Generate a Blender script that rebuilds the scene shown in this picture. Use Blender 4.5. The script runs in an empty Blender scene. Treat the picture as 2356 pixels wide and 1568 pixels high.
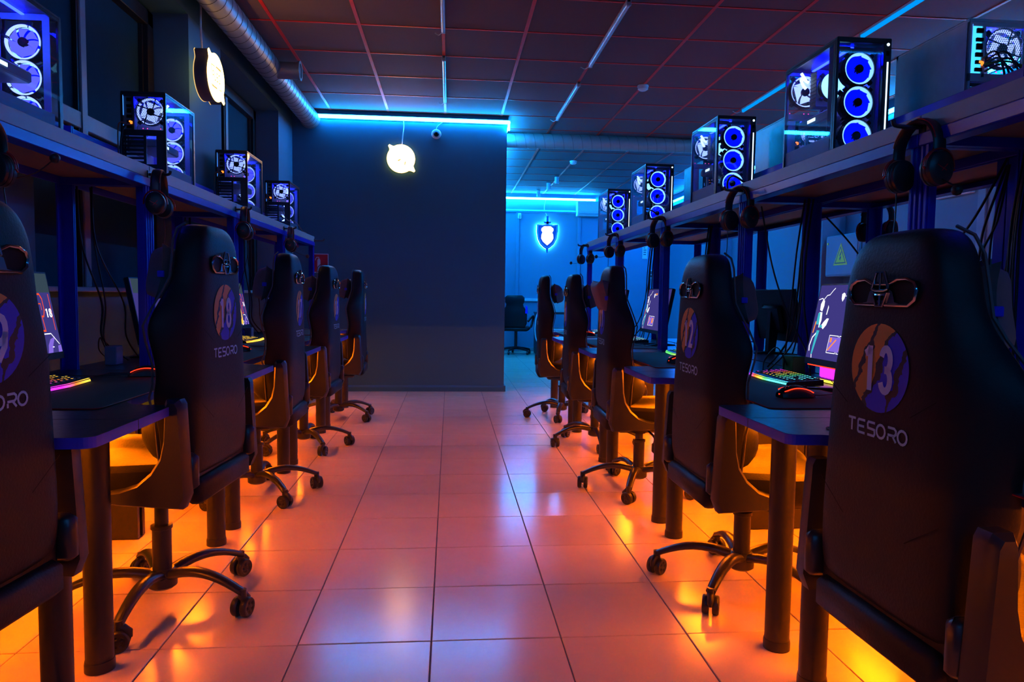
import bpy, math, random
from mathutils import Vector, Matrix
random.seed(7)
PI = math.pi
R = math.radians
SC = bpy.context.scene
COL = SC.collection

# ------------------------------------------------------------------ camera, world, exposure, light strengths
cam_d = bpy.data.cameras.new('camera')
cam = bpy.data.objects.new('camera', cam_d)
COL.objects.link(cam)
YAW, PITCH, ROLL, CAM_H, FPX = .0887, -.0645, .0135, 1.056, 1622.8
fw = Vector((math.sin(YAW)*math.cos(PITCH), math.cos(YAW)*math.cos(PITCH), math.sin(PITCH)))
rt0 = Vector((math.cos(YAW), -math.sin(YAW), 0))
up0 = rt0.cross(fw)
rt = math.cos(ROLL)*rt0 + math.sin(ROLL)*up0
up = -math.sin(ROLL)*rt0 + math.cos(ROLL)*up0
mw = Matrix((rt, up, -fw)).transposed().to_4x4()
mw.translation = Vector((0, 0, CAM_H))
cam.matrix_world = mw
cam_d.sensor_fit = 'HORIZONTAL'
cam_d.sensor_width = 36
cam_d.lens = FPX/2356*36
cam_d.clip_start = .05
SC.camera = cam

world = bpy.data.worlds.new('world')
SC.world = world
world.use_nodes = True
world.node_tree.nodes['Background'].inputs[0].default_value = (.004, .01, .03, 1)
world.node_tree.nodes['Background'].inputs[1].default_value = .3

SC.view_settings.view_transform = 'Standard'
SC.view_settings.look = 'None'
SC.view_settings.exposure = 0
SC.view_settings.gamma = 1
SC.view_settings.use_curve_mapping = False
SC.cycles.max_bounces = 8
SC.cycles.diffuse_bounces = 4
SC.cycles.glossy_bounces = 4
SC.cycles.transparent_max_bounces = 16
SC.cycles.sample_clamp_indirect = 6
SC.cycles.caustics_reflective = False
SC.cycles.caustics_refractive = False
SC.cycles.use_denoising = True
SC.cycles.use_light_tree = True

ORANGE = (1, .15, .001)
CYAN = (.006, .30, 1)
L_ORANGE = 250      # strips under the desks
L_CYAN = 150        # strips round the top of the walls
L_SIGN = 18         # round warm signs
L_BACK = 300
L_BLUE = 330
L_REAR = 60

# ------------------------------------------------------------------ materials
MATS = {}
def mat(name, col=(.5, .5, .5), rough=.5, metal=0., noise=.12, scale=30., bump=0., emis=None, estr=0., coat=0., spec=.5, rvar=.08):
    m = bpy.data.materials.new(name)
    m.use_nodes = True
    nt = m.node_tree
    b = nt.nodes['Principled BSDF']
    tc = nt.nodes.new('ShaderNodeTexCoord')
    nz = nt.nodes.new('ShaderNodeTexNoise')
    nz.inputs['Scale'].default_value = scale
    nz.inputs['Detail'].default_value = 4
    nt.links.new(tc.outputs['Object'], nz.inputs['Vector'])
    mr = nt.nodes.new('ShaderNodeMapRange')
    mr.inputs['To Min'].default_value = 1-noise
    mr.inputs['To Max'].default_value = 1+noise
    nt.links.new(nz.outputs['Fac'], mr.inputs['Value'])
    mx = nt.nodes.new('ShaderNodeVectorMath')
    mx.operation = 'SCALE'
    mx.inputs[0].default_value = col
    nt.links.new(mr.outputs['Result'], mx.inputs['Scale'])
    nt.links.new(mx.outputs['Vector'], b.inputs['Base Color'])
    r2 = nt.nodes.new('ShaderNodeMapRange')
    r2.inputs['To Min'].default_value = max(.02, rough-rvar)
    r2.inputs['To Max'].default_value = rough+rvar
    nt.links.new(nz.outputs['Fac'], r2.inputs['Value'])
    nt.links.new(r2.outputs['Result'], b.inputs['Roughness'])
    b.inputs['Metallic'].default_value = metal
    b.inputs['Specular IOR Level'].default_value = spec
    b.inputs['Coat Weight'].default_value = coat
    if bump:
        bp = nt.nodes.new('ShaderNodeBump')
        bp.inputs['Strength'].default_value = bump
        bp.inputs['Distance'].default_value = .002
        nt.links.new(nz.outputs['Fac'], bp.inputs['Height'])
        nt.links.new(bp.outputs['Normal'], b.inputs['Normal'])
    if emis:
        b.inputs['Emission Color'].default_value = (*emis, 1)
        b.inputs['Emission Strength'].default_value = estr
    MATS[name] = m
    return m

def glow(name, col, strength):
    m = bpy.data.materials.new(name)
    m.use_nodes = True
    nt = m.node_tree
    nt.nodes.remove(nt.nodes['Principled BSDF'])
    e = nt.nodes.new('ShaderNodeEmission')
    e.inputs[0].default_value = (*col, 1)
    e.inputs[1].default_value = strength
    nt.links.new(e.outputs[0], nt.nodes['Material Output'].inputs[0])
    MATS[name] = m
    return m

def glass(name, tint=(.72, .76, .84), rough=.02, ior=1.5):
    m = bpy.data.materials.new(name)
    m.use_nodes = True
    nt = m.node_tree
    nt.nodes.remove(nt.nodes['Principled BSDF'])
    t = nt.nodes.new('ShaderNodeBsdfTransparent')
    t.inputs[0].default_value = (*tint, 1)
    g = nt.nodes.new('ShaderNodeBsdfGlossy')
    g.inputs['Roughness'].default_value = rough
    lw = nt.nodes.new('ShaderNodeLayerWeight')
    pw = nt.nodes.new('ShaderNodeMath'); pw.operation = 'POWER'; pw.inputs[1].default_value = 4.5
    nt.links.new(lw.outputs['Facing'], pw.inputs[0])
    f = nt.nodes.new('ShaderNodeMath'); f.operation = 'MULTIPLY_ADD'
    f0 = ((ior-1)/(ior+1))**2
    f.inputs[1].default_value = 1-f0; f.inputs[2].default_value = f0
    nt.links.new(pw.outputs[0], f.inputs[0])
    mx = nt.nodes.new('ShaderNodeMixShader')
    nt.links.new(f.outputs[0], mx.inputs[0])
    nt.links.new(t.outputs[0], mx.inputs[1])
    nt.links.new(g.outputs[0], mx.inputs[2])
    nt.links.new(mx.outputs[0], nt.nodes['Material Output'].inputs[0])
    MATS[name] = m
    return m

def tile_mat(name, col, rough, var, scale, coat=0., bump=.05, spec=.5):
    """tile: colour and gloss drift from tile to tile and within one"""
    m = mat(name, col, rough, noise=.06, scale=scale, bump=bump, coat=coat, spec=spec, rvar=.04)
    nt = m.node_tree
    b = nt.nodes['Principled BSDF']
    oi = nt.nodes.new('ShaderNodeObjectInfo')
    mr = nt.nodes.new('ShaderNodeMapRange')
    mr.inputs['To Min'].default_value = 1-var
    mr.inputs['To Max'].default_value = 1+var
    nt.links.new(oi.outputs['Random'], mr.inputs['Value'])
    src = b.inputs['Base Color'].links[0].from_socket
    sc = nt.nodes.new('ShaderNodeVectorMath')
    sc.operation = 'SCALE'
    nt.links.new(src, sc.inputs[0])
    nt.links.new(mr.outputs['Result'], sc.inputs['Scale'])
    nt.links.new(sc.outputs['Vector'], b.inputs['Base Color'])
    return m

tile_mat('floor_tile', (.68, .52, .36), .19, .04, 7, coat=.0, bump=.12)
mat('grout', (.16, .13, .13), .8)
tile_mat('ceiling_tile', (.17, .115, .125), .85, .06, 60, bump=.3, spec=.2)
mat('grid_red', (.85, .03, .012), .5, spec=.3)
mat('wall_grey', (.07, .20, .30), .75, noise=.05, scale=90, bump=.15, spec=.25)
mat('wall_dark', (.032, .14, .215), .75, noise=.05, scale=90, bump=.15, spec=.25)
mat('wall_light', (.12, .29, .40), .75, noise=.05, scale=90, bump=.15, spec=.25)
mat('trim_grey', (.30, .31, .33), .5)
mat('frame_black', (.02, .02, .022), .45)
mat('pane_dark', (.012, .06, .09), .8, spec=.1)
mat('pane_film', (.016, .07, .105), .9, spec=.06)
mat('duct_metal', (.33, .33, .33), .45, metal=.35, noise=.08)
mat('duct_seam', (.10, .10, .11), .5, metal=.3)
mat('white_plastic', (.72, .73, .75), .4)
mat('grey_plastic', (.40, .42, .44), .45)
mat('lamp_plastic', (.75, .77, .8), .25, spec=.6)
mat('leather', (.008, .008, .009), .50, noise=.2, scale=160, bump=.35, spec=.24)
mat('leather_soft', (.009, .009, .010), .52, noise=.2, scale=120, bump=.35, spec=.24)
mat('velour', (.15, .10, .105), .8, noise=.2, scale=60, bump=.3)
mat('black_plastic', (.015, .015, .016), .42, noise=.15, scale=50, bump=.1)
mat('black_metal', (.02, .02, .021), .34, metal=.0, spec=.55)
mat('chrome', (.45, .47, .5), .14, metal=1., noise=.03)
mat('hole_black', (.004, .004, .004), .6, spec=.1)
mat('stitch', (.10, .085, .085), .7)
mat('text_cyan_lit', (.46, .70, .80), .45)  # cyan light on the lettering is put into its colour
mat('digit_white', (.85, .78, .88), .55)
mat('desk_top', (.045, .05, .06), .33, noise=.1, scale=70, bump=.05, spec=.5)
mat('desk_edge', (.025, .035, .55), .4)
mat('leg_black', (.016, .015, .015), .42)
mat('chipboard', (.30, .21, .15), .6, noise=.2, scale=80)
mat('shelf_laminate', (.33, .35, .37), .5, noise=.05)
mat('rack_blue', (.012, .02, .62), .30, noise=.03, spec=.6, rvar=.015)
mat('pad_black', (.02, .02, .022), .75, noise=.1, scale=300, bump=.1)
mat('pad_red', (.55, .01, .02), .6)
mat('headset_black', (.016, .016, .018), .4)
mat('headset_red', (.55, .012, .015), .3, spec=.6)
mat('cable_black', (.012, .012, .013), .5)
mat('cable_brown', (.28, .10, .06), .5)
mat('cable_green', (.25, .32, .05), .5)
mat('cable_white', (.7, .72, .74), .4)
mat('pc_black', (.018, .018, .021), .35, spec=.5)
mat('pc_white', (.55, .57, .6), .4)
mat('pc_inner', (.42, .42, .5), .45)
mat('pc_board', (.22, .22, .27), .5)
mat('sign_red', (.55, .01, .02), .5)
mat('hazard_yellow', (.85, .80, .02), .5)
mat('paper', (.7, .72, .7), .7)
mat('ink', (.08, .10, .12), .6)
mat('chair_blue', (.01, .02, .75), .6)
mat('shield_blue', (.02, .12, .40), .4)
mat('shield_rim', (.05, .30, .62), .35)
mat('sign_side', (.09, .095, .11), .4)
mat('purple_lit_box', (.36, .30, .42), .5)  # purple keyboard light mixed into the case colour
mat('green_lit_box', (.06, .32, .03), .5)  # green keyboard light painted as the case colour
mat('adapter_grey', (.10, .10, .11), .5)
glow('orange_strip', ORANGE, L_ORANGE)
glow('cyan_strip', CYAN, L_CYAN)
glow('cyan_strip_back', CYAN, L_BACK)
glow('blue_strip', (.002, .17, 1), L_BLUE)
glow('cyan_strip_rear', CYAN, L_REAR)
glow('tube_painted_glow', (.0, .33, 1.), 1.0)  # wall strip light caught on the right tubes, painted as emission
glow('sign_warm', (1, .50, .105), L_SIGN)
glow('sign_mark', (1, .62, .17), .85)
glow('sign_edge', (1, .6, .2), 1.1)
glow('halo_cyan', (.05, .55, 1), 34)
glow('sign_white', (1, .85, .95), 3.2)
glow('fan_ring', (.20, .48, 1), 2.9)
glow('fan_white', (.22, .32, 1), 3.6)
glow('fan_blue', (.0, .003, 1), 2.6)
glow('inner_fill_blue', (.0008, .002, 1), 230)  # added blue fill for the computer interiors
glow('fan_lilac', (.09, .10, 1), 2.0)
glow('cooler_cyan', (.22, .72, 1), 3.5)
glow('io_painted_cyan', (.05, .55, 1), 1.6)  # cyan light on the white computer's port plate, painted as emission
glow('led_white', (.5, .75, 1), 3)
glow('led_blue', (.05, .25, 1), 2)
glow('led_orange', (1, .18, .02), 2.5)
glow('led_pink', (1, .05, .45), 1.6)
glow('led_green', (.08, 1, .06), 1.2)
glow('led_yellow', (1, .72, .05), 2.2)
glow('led_magenta', (.8, .03, 1), 1.6)
glow('led_red', (1, .035, .01), 2.2)
glow('scr_navy', (.05, .04, .22), 1.)
glow('scr_violet', (.2, .12, .62), 1.2)
glow('scr_orange', (1, .25, .02), 1.3)
glow('scr_orange_line', (1, .09, .02), 1.)
glow('scr_yellow', (1, .5, .05), 1.4)
glow('scr_white', (.9, .9, 1), 1.3)
glow('scr_teal', (.05, .5, .62), 1.)
glow('scr_red', (1, .08, .1), 1.)
glow('scr_pink', (1, .35, .4), 1.2)
glow('scr_deep', (.01, .01, .05), 1.)
glow('scr_grey', (.035, .06, .085), 1.)
glass('pc_glass', (.90, .92, .96))
glass('pc_front_glass', (.78, .8, .88), .03, 1.45)
glass('window_glass', (.75, .8, .85), .3, 1.08)
glass('dome_glass', (.06, .08, .12), .03)

def rainbow(name, stops, strength, axis=1, span=.22):
    m = bpy.data.materials.new(name)
    m.use_nodes = True
    nt = m.node_tree
    nt.nodes.remove(nt.nodes['Principled BSDF'])
    tc = nt.nodes.new('ShaderNodeTexCoord')
    sp = nt.nodes.new('ShaderNodeSeparateXYZ')
    nt.links.new(tc.outputs['Object'], sp.inputs[0])
    mr = nt.nodes.new('ShaderNodeMapRange')
    mr.inputs['From Min'].default_value = -span
    mr.inputs['From Max'].default_value = span
    nt.links.new(sp.outputs[axis], mr.inputs['Value'])
    cr = nt.nodes.new('ShaderNodeValToRGB')
    el = cr.color_ramp.elements
    while len(el) > 1: el.remove(el[-1])
    el[0].position = stops[0][0]; el[0].color = (*stops[0][1], 1)
    for p, c in stops[1:]:
        e = el.new(p); e.color = (*c, 1)
    nt.links.new(mr.outputs['Result'], cr.inputs[0])
    e = nt.nodes.new('ShaderNodeEmission')
    e.inputs[1].default_value = strength
    nt.links.new(cr.outputs[0], e.inputs[0])
    nt.links.new(e.outputs[0], nt.nodes['Material Output'].inputs[0])
    MATS[name] = m
    return m
_mg, _or, _ye, _gr, _cy, _pu = (.9, .02, .75), (1, .16, .03), (1, .62, .06), (.15, 1, .2), (.12, .9, 1), (.25, .05, 1)
rainbow('rgb_mixed', [(0, _mg), (.16, _mg), (.30, _or), (.42, _ye), (.56, _gr), (.68, _cy), (1, _cy)], 1.7)
rainbow('rgb_warm', [(0, _cy), (.22, _pu), (.45, _mg), (.65, _or), (.85, _ye), (1, _ye)], 1.7)
rainbow('rgb_yellow', [(0, (1, .35, .03)), (.5, _ye), (1, _ye)], 2.2)
rainbow('rgb_green', [(0, _gr), (.5, _gr), (1, _ye)], 1.3)
rainbow('rgb_cool', [(0, _mg), (.5, _cy), (1, (.8, .9, 1))], 1.6)

def decal_mat(name):
    """round number sticker: orange upper left, blue lower right, black claw scratches"""
    m = mat(name, (.5, .5, .5), .55)
    nt = m.node_tree
    b = nt.nodes['Principled BSDF']
    N = nt.nodes.new
    def math_(op, a, bb=None):
        n = N('ShaderNodeMath'); n.operation = op
        for i, v in enumerate((a, bb)):
            if v is None: continue
            if isinstance(v, (int, float)): n.inputs[i].default_value = v
            else: nt.links.new(v, n.inputs[i])
        return n.outputs[0]
    tc = N('ShaderNodeTexCoord')
    sp = N('ShaderNodeSeparateXYZ')
    nt.links.new(tc.outputs['Object'], sp.inputs[0])
    u, v = sp.outputs[1], math_('SUBTRACT', sp.outputs[2], .93)
    nz = N('ShaderNodeTexNoise'); nz.inputs['Scale'].default_value = 26; nz.inputs['Detail'].default_value = 3
    nt.links.new(tc.outputs['Object'], nz.inputs['Vector'])
    wob = math_('MULTIPLY', math_('SUBTRACT', nz.outputs['Fac'], .5), .06)
    t = math_('ADD', math_('SUBTRACT', math_('MULTIPLY', u, .88), math_('MULTIPLY', v, .46)), wob)   # across the scratches
    side = math_('GREATER_THAN', t, .004)
    c1 = N('ShaderNodeMix'); c1.data_type = 'RGBA'
    c1.inputs['A'].default_value = (.9, .34, .03, 1)
    c1.inputs['B'].default_value = (.02, .03, .72, 1)
    nt.links.new(side, c1.inputs['Factor'])
    w = math_('ABSOLUTE', math_('SUBTRACT', math_('FRACT', math_('ADD', math_('MULTIPLY', t, 19.), .42)), .5))
    w2 = math_('SUBTRACT', .17, math_('MULTIPLY', math_('ABSOLUTE', v), .9))
    scr = math_('LESS_THAN', w, w2)
    c2 = N('ShaderNodeMix'); c2.data_type = 'RGBA'
    nt.links.new(c1.outputs['Result'], c2.inputs['A'])
    c2.inputs['B'].default_value = (.015, .014, .015, 1)
    nt.links.new(scr, c2.inputs['Factor'])
    nt.links.new(c2.outputs['Result'], b.inputs['Base Color'])
decal_mat('number_decal')

# ------------------------------------------------------------------ mesh building
class MB:
    def __init__(s): s.v, s.f = [], []
    def add(s, vs, fs):
        o = len(s.v); s.v += [tuple(p) for p in vs]; s.f += [tuple(i+o for i in f) for f in fs]; return s
    def box(s, x0, x1, y0, y1, z0, z1, c=0.):
        if x0 > x1: x0, x1 = x1, x0
        if y0 > y1: y0, y1 = y1, y0
        if z0 > z1: z0, z1 = z1, z0
        c = min(c, (x1-x0)*.49, (y1-y0)*.49, (z1-z0)*.49)
        if c <= 0:
            return s.add([(x0,y0,z0),(x1,y0,z0),(x1,y1,z0),(x0,y1,z0),(x0,y0,z1),(x1,y0,z1),(x1,y1,z1),(x0,y1,z1)],
                         [(3,2,1,0),(4,5,6,7),(0,1,5,4),(1,2,6,5),(2,3,7,6),(3,0,4,7)])
        rings = []
        for z, k in ((z0, c), (z0+c, 0), (z1-c, 0), (z1, c)):
            a0, a1, b0, b1 = x0+k, x1-k, y0+k, y1-k
            d = c if k == 0 else c*.6
            rings.append([(a0+d,b0,z),(a1-d,b0,z),(a1,b0+d,z),(a1,b1-d,z),(a1-d,b1,z),(a0+d,b1,z),(a0,b1-d,z),(a0,b0+d,z)])
        return s.loft(rings, caps=True)
    def loft(s, rings, closed=True, caps=False, loop=False):
        n = len(rings[0]); o = len(s.v)
        for r in rings: s.v += [tuple(p) for p in r]
        m = len(rings)
        for i in range(m if loop else m-1):
            a, b = o+i*n, o+((i+1) % m)*n
            for j in range(n if closed else n-1):
                k = (j+1) % n
                s.f.append((a+j, a+k, b+k, b+j))
        if caps:
            s.f.append(tuple(o+j for j in reversed(range(n))))
            s.f.append(tuple(o+(m-1)*n+j for j in range(n)))
        return s
    def tube(s, pts, r, n=8, closed=False, caps=True, squash=1.):
        pts = [Vector(p) for p in pts]; m = len(pts)
        rr = r if isinstance(r, (list, tuple)) else [r]*m
        rings = []; prev = None
        for i, p in enumerate(pts):
            a = pts[(i-1) % m] if (closed or i > 0) else p
            b = pts[(i+1) % m] if (closed or i < m-1) else p
            t = (b-a).normalized() if (b-a).length > 1e-9 else Vector((0, 0, 1))
            if prev is None:
                q = Vector((0, 0, 1)) if abs(t.z) < .9 else Vector((1, 0, 0))
                nx = t.cross(q).normalized()
            else:
                nx = (prev - t*prev.dot(t))
                nx = nx.normalized() if nx.length > 1e-6 else t.orthogonal().normalized()
            prev = nx
            ny = t.cross(nx)
            rings.append([p + (nx*math.cos(2*PI*k/n) + ny*math.sin(2*PI*k/n)*squash)*rr[i] for k in range(n)])
        return s.loft(rings, caps=caps and not closed, loop=closed)
    def cyl(s, p0, p1, r0, r1=None, n=16):
        return s.tube([p0, p1], [r0, r0 if r1 is None else r1], n)
    def lathe(s, prof, n=20, axis='z', at=(0, 0, 0), cap=True):
        """prof: (radius, height) pairs along the axis"""
        rings = []
        for r, h in prof:
            ring = []
            for k in range(n):
                a = 2*PI*k/n; c, d = r*math.cos(a), r*math.sin(a)
                q = {'z': (c, d, h), 'y': (d, h, c), 'x': (h, c, d)}[axis]
                ring.append((q[0]+at[0], q[1]+at[1], q[2]+at[2]))
            rings.append(ring)
        return s.loft(rings, caps=cap)
    def prism(s, poly, a0, a1, axis='z'):
        """poly of 2-D points; z -> (x,y), y -> (x,z), x -> (y,z)"""
        def P(q, h): return {'z': (q[0], q[1], h), 'y': (q[0], h, q[1]), 'x': (h, q[0], q[1])}[axis]
        return s.loft([[P(q, a0) for q in poly], [P(q, a1) for q in poly]], caps=True)
    def ring(s, r0, r1, h0, h1, n=28, axis='y', at=(0, 0, 0), a0=0., a1=2*PI):
        full = abs(a1-a0-2*PI) < 1e-6
        m = n if full else n+1
        rings = []
        for k in range(m):
            a = a0+(a1-a0)*k/n; c, d = math.cos(a), math.sin(a)
            ring = []
            for r, h in ((r0, h0), (r1, h0), (r1, h1), (r0, h1)):
                q = {'z': (r*c, r*d, h), 'y': (r*c, h, r*d), 'x': (h, r*c, r*d)}[axis]
                ring.append((q[0]+at[0], q[1]+at[1], q[2]+at[2]))
            rings.append(ring)
        return s.loft(rings, loop=full, caps=not full)
    def disc(s, r, h, n=24, axis='y', at=(0, 0, 0)):
        vs = []
        for k in range(n):
            a = 2*PI*k/n; c, d = r*math.cos(a), r*math.sin(a)
            q = {'z': (c, d, h), 'y': (c, h, d), 'x': (h, c, d)}[axis]
            vs.append((q[0]+at[0], q[1]+at[1], q[2]+at[2]))
        return s.add(vs, [tuple(range(n))])
    def xf(s, M):
        s.v = [tuple(M @ Vector(p)) for p in s.v]; return s
    def mesh(s, name, m, smooth=None):
        me = bpy.data.meshes.new(name)
        me.from_pydata(s.v, [], s.f)
        me.update()
        me.materials.append(MATS[m] if isinstance(m, str) else m)
        import bmesh
        bm = bmesh.new(); bm.from_mesh(me)
        bmesh.ops.recalc_face_normals(bm, faces=bm.faces)
        bm.to_mesh(me); bm.free()
        if smooth:
            me.polygons.foreach_set('use_smooth', [True]*len(me.polygons))
            me.set_sharp_from_angle(angle=R(smooth))
        return me

def obj(name, mb, m, parent=None, smooth=None, kind=None):
    me = mb if isinstance(mb, bpy.types.Mesh) else mb.mesh(name, m, smooth)
    o = bpy.data.objects.new(name, me)
    COL.objects.link(o)
    if parent: o.parent = parent
    if kind: o['kind'] = kind
    return o
def inst(name, me, parent, loc=(0, 0, 0), rot=(0, 0, 0)):
    o = bpy.data.objects.new(name, me); COL.objects.link(o)
    o.parent = parent; o.location = loc; o.rotation_euler = rot
    return o
def tag(o, label, cat, group=None):
    o['label'] = label; o['category'] = cat
    if group: o['group'] = group
    return o
def thing(name, label, cat, loc=(0, 0, 0), rz=0., group=None):
    o = bpy.data.objects.new(name, None); COL.objects.link(o)
    o.empty_display_size = .1
    o.location = loc; o.rotation_euler = (0, 0, rz)
    return tag(o, label, cat, group)
def struct(name, mb=None, m=None, parent=None, smooth=None):
    if mb is None:
        o = bpy.data.objects.new(name, None); COL.objects.link(o)
    else:
        o = obj(name, mb, m, parent, smooth)
    if not parent: o['kind'] = 'structure'
    return o
def dup(o, parent=None):
    c = o.copy(); COL.objects.link(c); c.parent = parent
    for ch in list(KIDS.get(o.name, ())) or [x for x in o.children]: dup(ch, c)
    return c
KIDS = {}
def clone(root, loc, rz, label, group=None):
    c = dup(root); c.location = loc; c.rotation_euler = (0, 0, rz); c['label'] = label
    if group: c['group'] = group
    return c

_tx = {}
def text_mb(body, size=1., depth=.0, align='CENTER', sx=1.):
    """lettering as triangles in the XY plane, centred"""
    if body not in _tx:
        cu = bpy.data.curves.new('lettering', 'FONT')
        cu.body = body; cu.size = 1; cu.align_x = 'CENTER'; cu.align_y = 'CENTER'; cu.resolution_u = 3
        o = bpy.data.objects.new('lettering', cu); COL.objects.link(o)
        dg = bpy.context.evaluated_depsgraph_get(); dg.update()
        me = bpy.data.meshes.new_from_object(o.evaluated_get(dg))
        _tx[body] = ([tuple(v.co) for v in me.vertices], [tuple(p.vertices) for p in me.polygons])
        bpy.data.objects.remove(o); bpy.data.meshes.remove(me); bpy.data.curves.remove(cu)
    v, f = _tx[body]
    return [(x*size*sx, y*size) for x, y, z in v], f
def text_on(mb, body, size, fn, sx=1., bold=0.):
    v, f = text_mb(body, size, sx=sx)
    for dx in ((0,) if not bold else (-bold, 0, bold)):
        mb.add([fn(x+dx, y) for x, y in v], f)
    return mb
def ribbon(mb, pts, w, fn, closed=False):
    """flat stroke of width w through 2-D points"""
    P = [Vector((p[0], p[1])) for p in pts]; n = len(P)
    L, Rr = [], []
    for i in range(n):
        a = P[(i-1) % n] if (closed or i > 0) else None
        b = P[(i+1) % n] if (closed or i < n-1) else None
        d1 = (P[i]-a).normalized() if a is not None else None
        d2 = (b-P[i]).normalized() if b is not None else None
        d = d1 if d2 is None else d2 if d1 is None else (d1+d2)
        d = d.normalized() if d.length > 1e-6 else d2
        nrm = Vector((-d.y, d.x)); k = 1.
        if d1 is not None and d2 is not None: k = 1/max(.5, abs(nrm.dot(Vector((-d1.y, d1.x)))))
        L.append(P[i]+nrm*w/2*k); Rr.append(P[i]-nrm*w/2*k)
    vs = [fn(*p) for p in L]+[fn(*p) for p in Rr]
    fs = [(i, (i+1) % n, n+(i+1) % n, n+i) for i in range(n if closed else n-1)]
    return mb.add(vs, fs)
def bez(pts, n=10):
    """Catmull-Rom through points"""
    P = [Vector(p) for p in pts]; out = []
    for i in range(len(P)-1):
        p0, p1, p2, p3 = P[max(i-1, 0)], P[i], P[i+1], P[min(i+2, len(P)-1)]
        for k in range(n):
            t = k/n
            out.append(.5*((2*p1)+(p2-p0)*t+(2*p0-5*p1+4*p2-p3)*t*t+(3*p1-p0-3*p2+p3)*t**3))
    out.append(P[-1])
    return out

# ------------------------------------------------------------------ the room
ZC = 2.978
XL, XP, YP, XPR, YB, XR = -1.94, -1.66, 7.70, .60, 13.40, 4.20
YR = -2.2                                        # wall behind the viewer

# floor: 40 cm tiles laid on a grout bed
FX, FY, FT = -.0479, 2.1033, .40
floor = struct('floor', MB().box(XL-.4, XR+.2, YR-.2, YB+.2, -.12, -.0035), 'grout')
tile_me = MB().box(-.198, .198, -.198, .198, -.012, 0, .0016).mesh('tile', 'floor_tile')
seen = set()
for i in range(-4, 6):
    for j in range(-2, 14): seen.add((i, j))
for i in range(1, 6):
    for j in range(14, 28): seen.add((i, j))
rest = MB()
for i in range(-6, 11):
    for j in range(-11, 29):
        cx, cy = FX+(i+.5)*FT, FY+(j+.5)*FT
        if (i, j) in seen:
            inst('tile', tile_me, floor, (cx, cy, random.uniform(-.0006, .0006)))
        elif XL-.4 < cx < XR+.2 and YR-.2 < cy < YB+.2:
            rest.box(cx-.198, cx+.198, cy-.198, cy+.198, -.012, 0, 0)
obj('tile_field', rest, 'floor_tile', floor, kind='stuff')

# ceiling: dark panels in a red painted grid
CX, CY, CT = -.0619, 5.2657, .60
ceiling = struct('ceiling', MB().box(XL-.4, XR+.2, YR-.2, YB+.2, ZC+.03, ZC+.12), 'frame_black')
panel_me = MB().box(-.289, .289, -.289, .289, ZC, ZC+.015, .002).mesh('panel', 'ceiling_tile')
rest = MB()
for i in range(-3, 8):
    for j in range(-12, 15):
        cx, cy = CX+(i+.5)*CT, CY+(j+.5)*CT
        if cy > YB+.2 or cx > XR+.3: continue
        if (j >= -3 and j < 4) or (j >= 4 and i >= 1):
            inst('panel', panel_me, ceiling, (cx, cy, 0))
        else:
            rest.box(cx-.289, cx+.289, cy-.289, cy+.289, ZC, ZC+.015)
obj('panel_field', rest, 'ceiling_tile', ceiling, kind='stuff')
for i in range(-2, 8):
    x = CX+i*CT
    obj('grid_bar', MB().box(x-.0125, x+.0125, YR, YB, ZC-.004, ZC+.02), 'grid_red', ceiling)
for j in range(-3, 14):
    y = CY+j*CT
    x0 = -1.7 if y < YP else XPR
    obj('grid_bar', MB().box(x0, XR, y-.0085, y+.0085, ZC-.003, ZC+.02), 'grid_red', ceiling)
rest = MB()
for j in range(-12, -3):
    y = CY+j*CT; rest.box(-1.7, XR, y-.0085, y+.0085, ZC-.003, ZC+.02)
obj('grid_field', rest, 'grid_red', ceiling, kind='stuff')

# left wall with pilasters, windows in the recesses and a beam above
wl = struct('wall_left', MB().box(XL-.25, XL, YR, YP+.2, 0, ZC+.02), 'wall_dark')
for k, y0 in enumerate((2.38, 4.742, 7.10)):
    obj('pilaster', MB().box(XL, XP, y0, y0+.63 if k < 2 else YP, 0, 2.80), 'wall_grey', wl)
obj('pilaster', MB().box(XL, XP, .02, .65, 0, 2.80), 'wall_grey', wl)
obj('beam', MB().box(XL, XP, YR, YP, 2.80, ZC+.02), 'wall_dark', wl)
obj('sill', MB().box(XL, XL+.10, YR, YP, 1.045, 1.07, .004), 'trim_grey', wl)
for n, (a, b) in enumerate(((.65, 2.38), (3.01, 4.742), (5.372, 7.10))):
    w = struct('window_%d' % (n+1), MB().box(XL-.005, XL+.012, a+.02, b-.02, 1.07, 2.78), 'pane_dark')
    f = MB()
    for y in (a+.02, b-.10): f.box(XL+.0, XL+.075, y, y+.08, 1.07, 2.78, .004)
    f.box(XL, XL+.075, a+.02, b-.02, 2.69, 2.78, .004)
    obj('outer_frame', f, 'frame_black', w)
    mid = (a+b)/2+.02
    g = MB()
    g.box(XL, XL+.05, a+.1, b-.1, 1.88, 1.965, .004)
    obj('transom', g, 'trim_grey', w)
    obj('mullion', MB().box(XL, XL+.055, mid-.03, mid+.03, 1.07, 2.69, .004), 'trim_grey', w)
    for (p, q) in ((a+.1, mid-.03), (mid+.03, b-.1)):
        obj('pane', MB().box(XL+.014, XL+.022, p, q, 1.965, 2.69), 'pane_film', w)
        obj('pane', MB().box(XL+.014, XL+.022, p, q, 1.07, 1.88), 'pane_film', w)
        obj('casing', MB().box(XL+.022, XL+.045, q-.018, q, 1.07, 2.69), 'frame_black', w)

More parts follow.
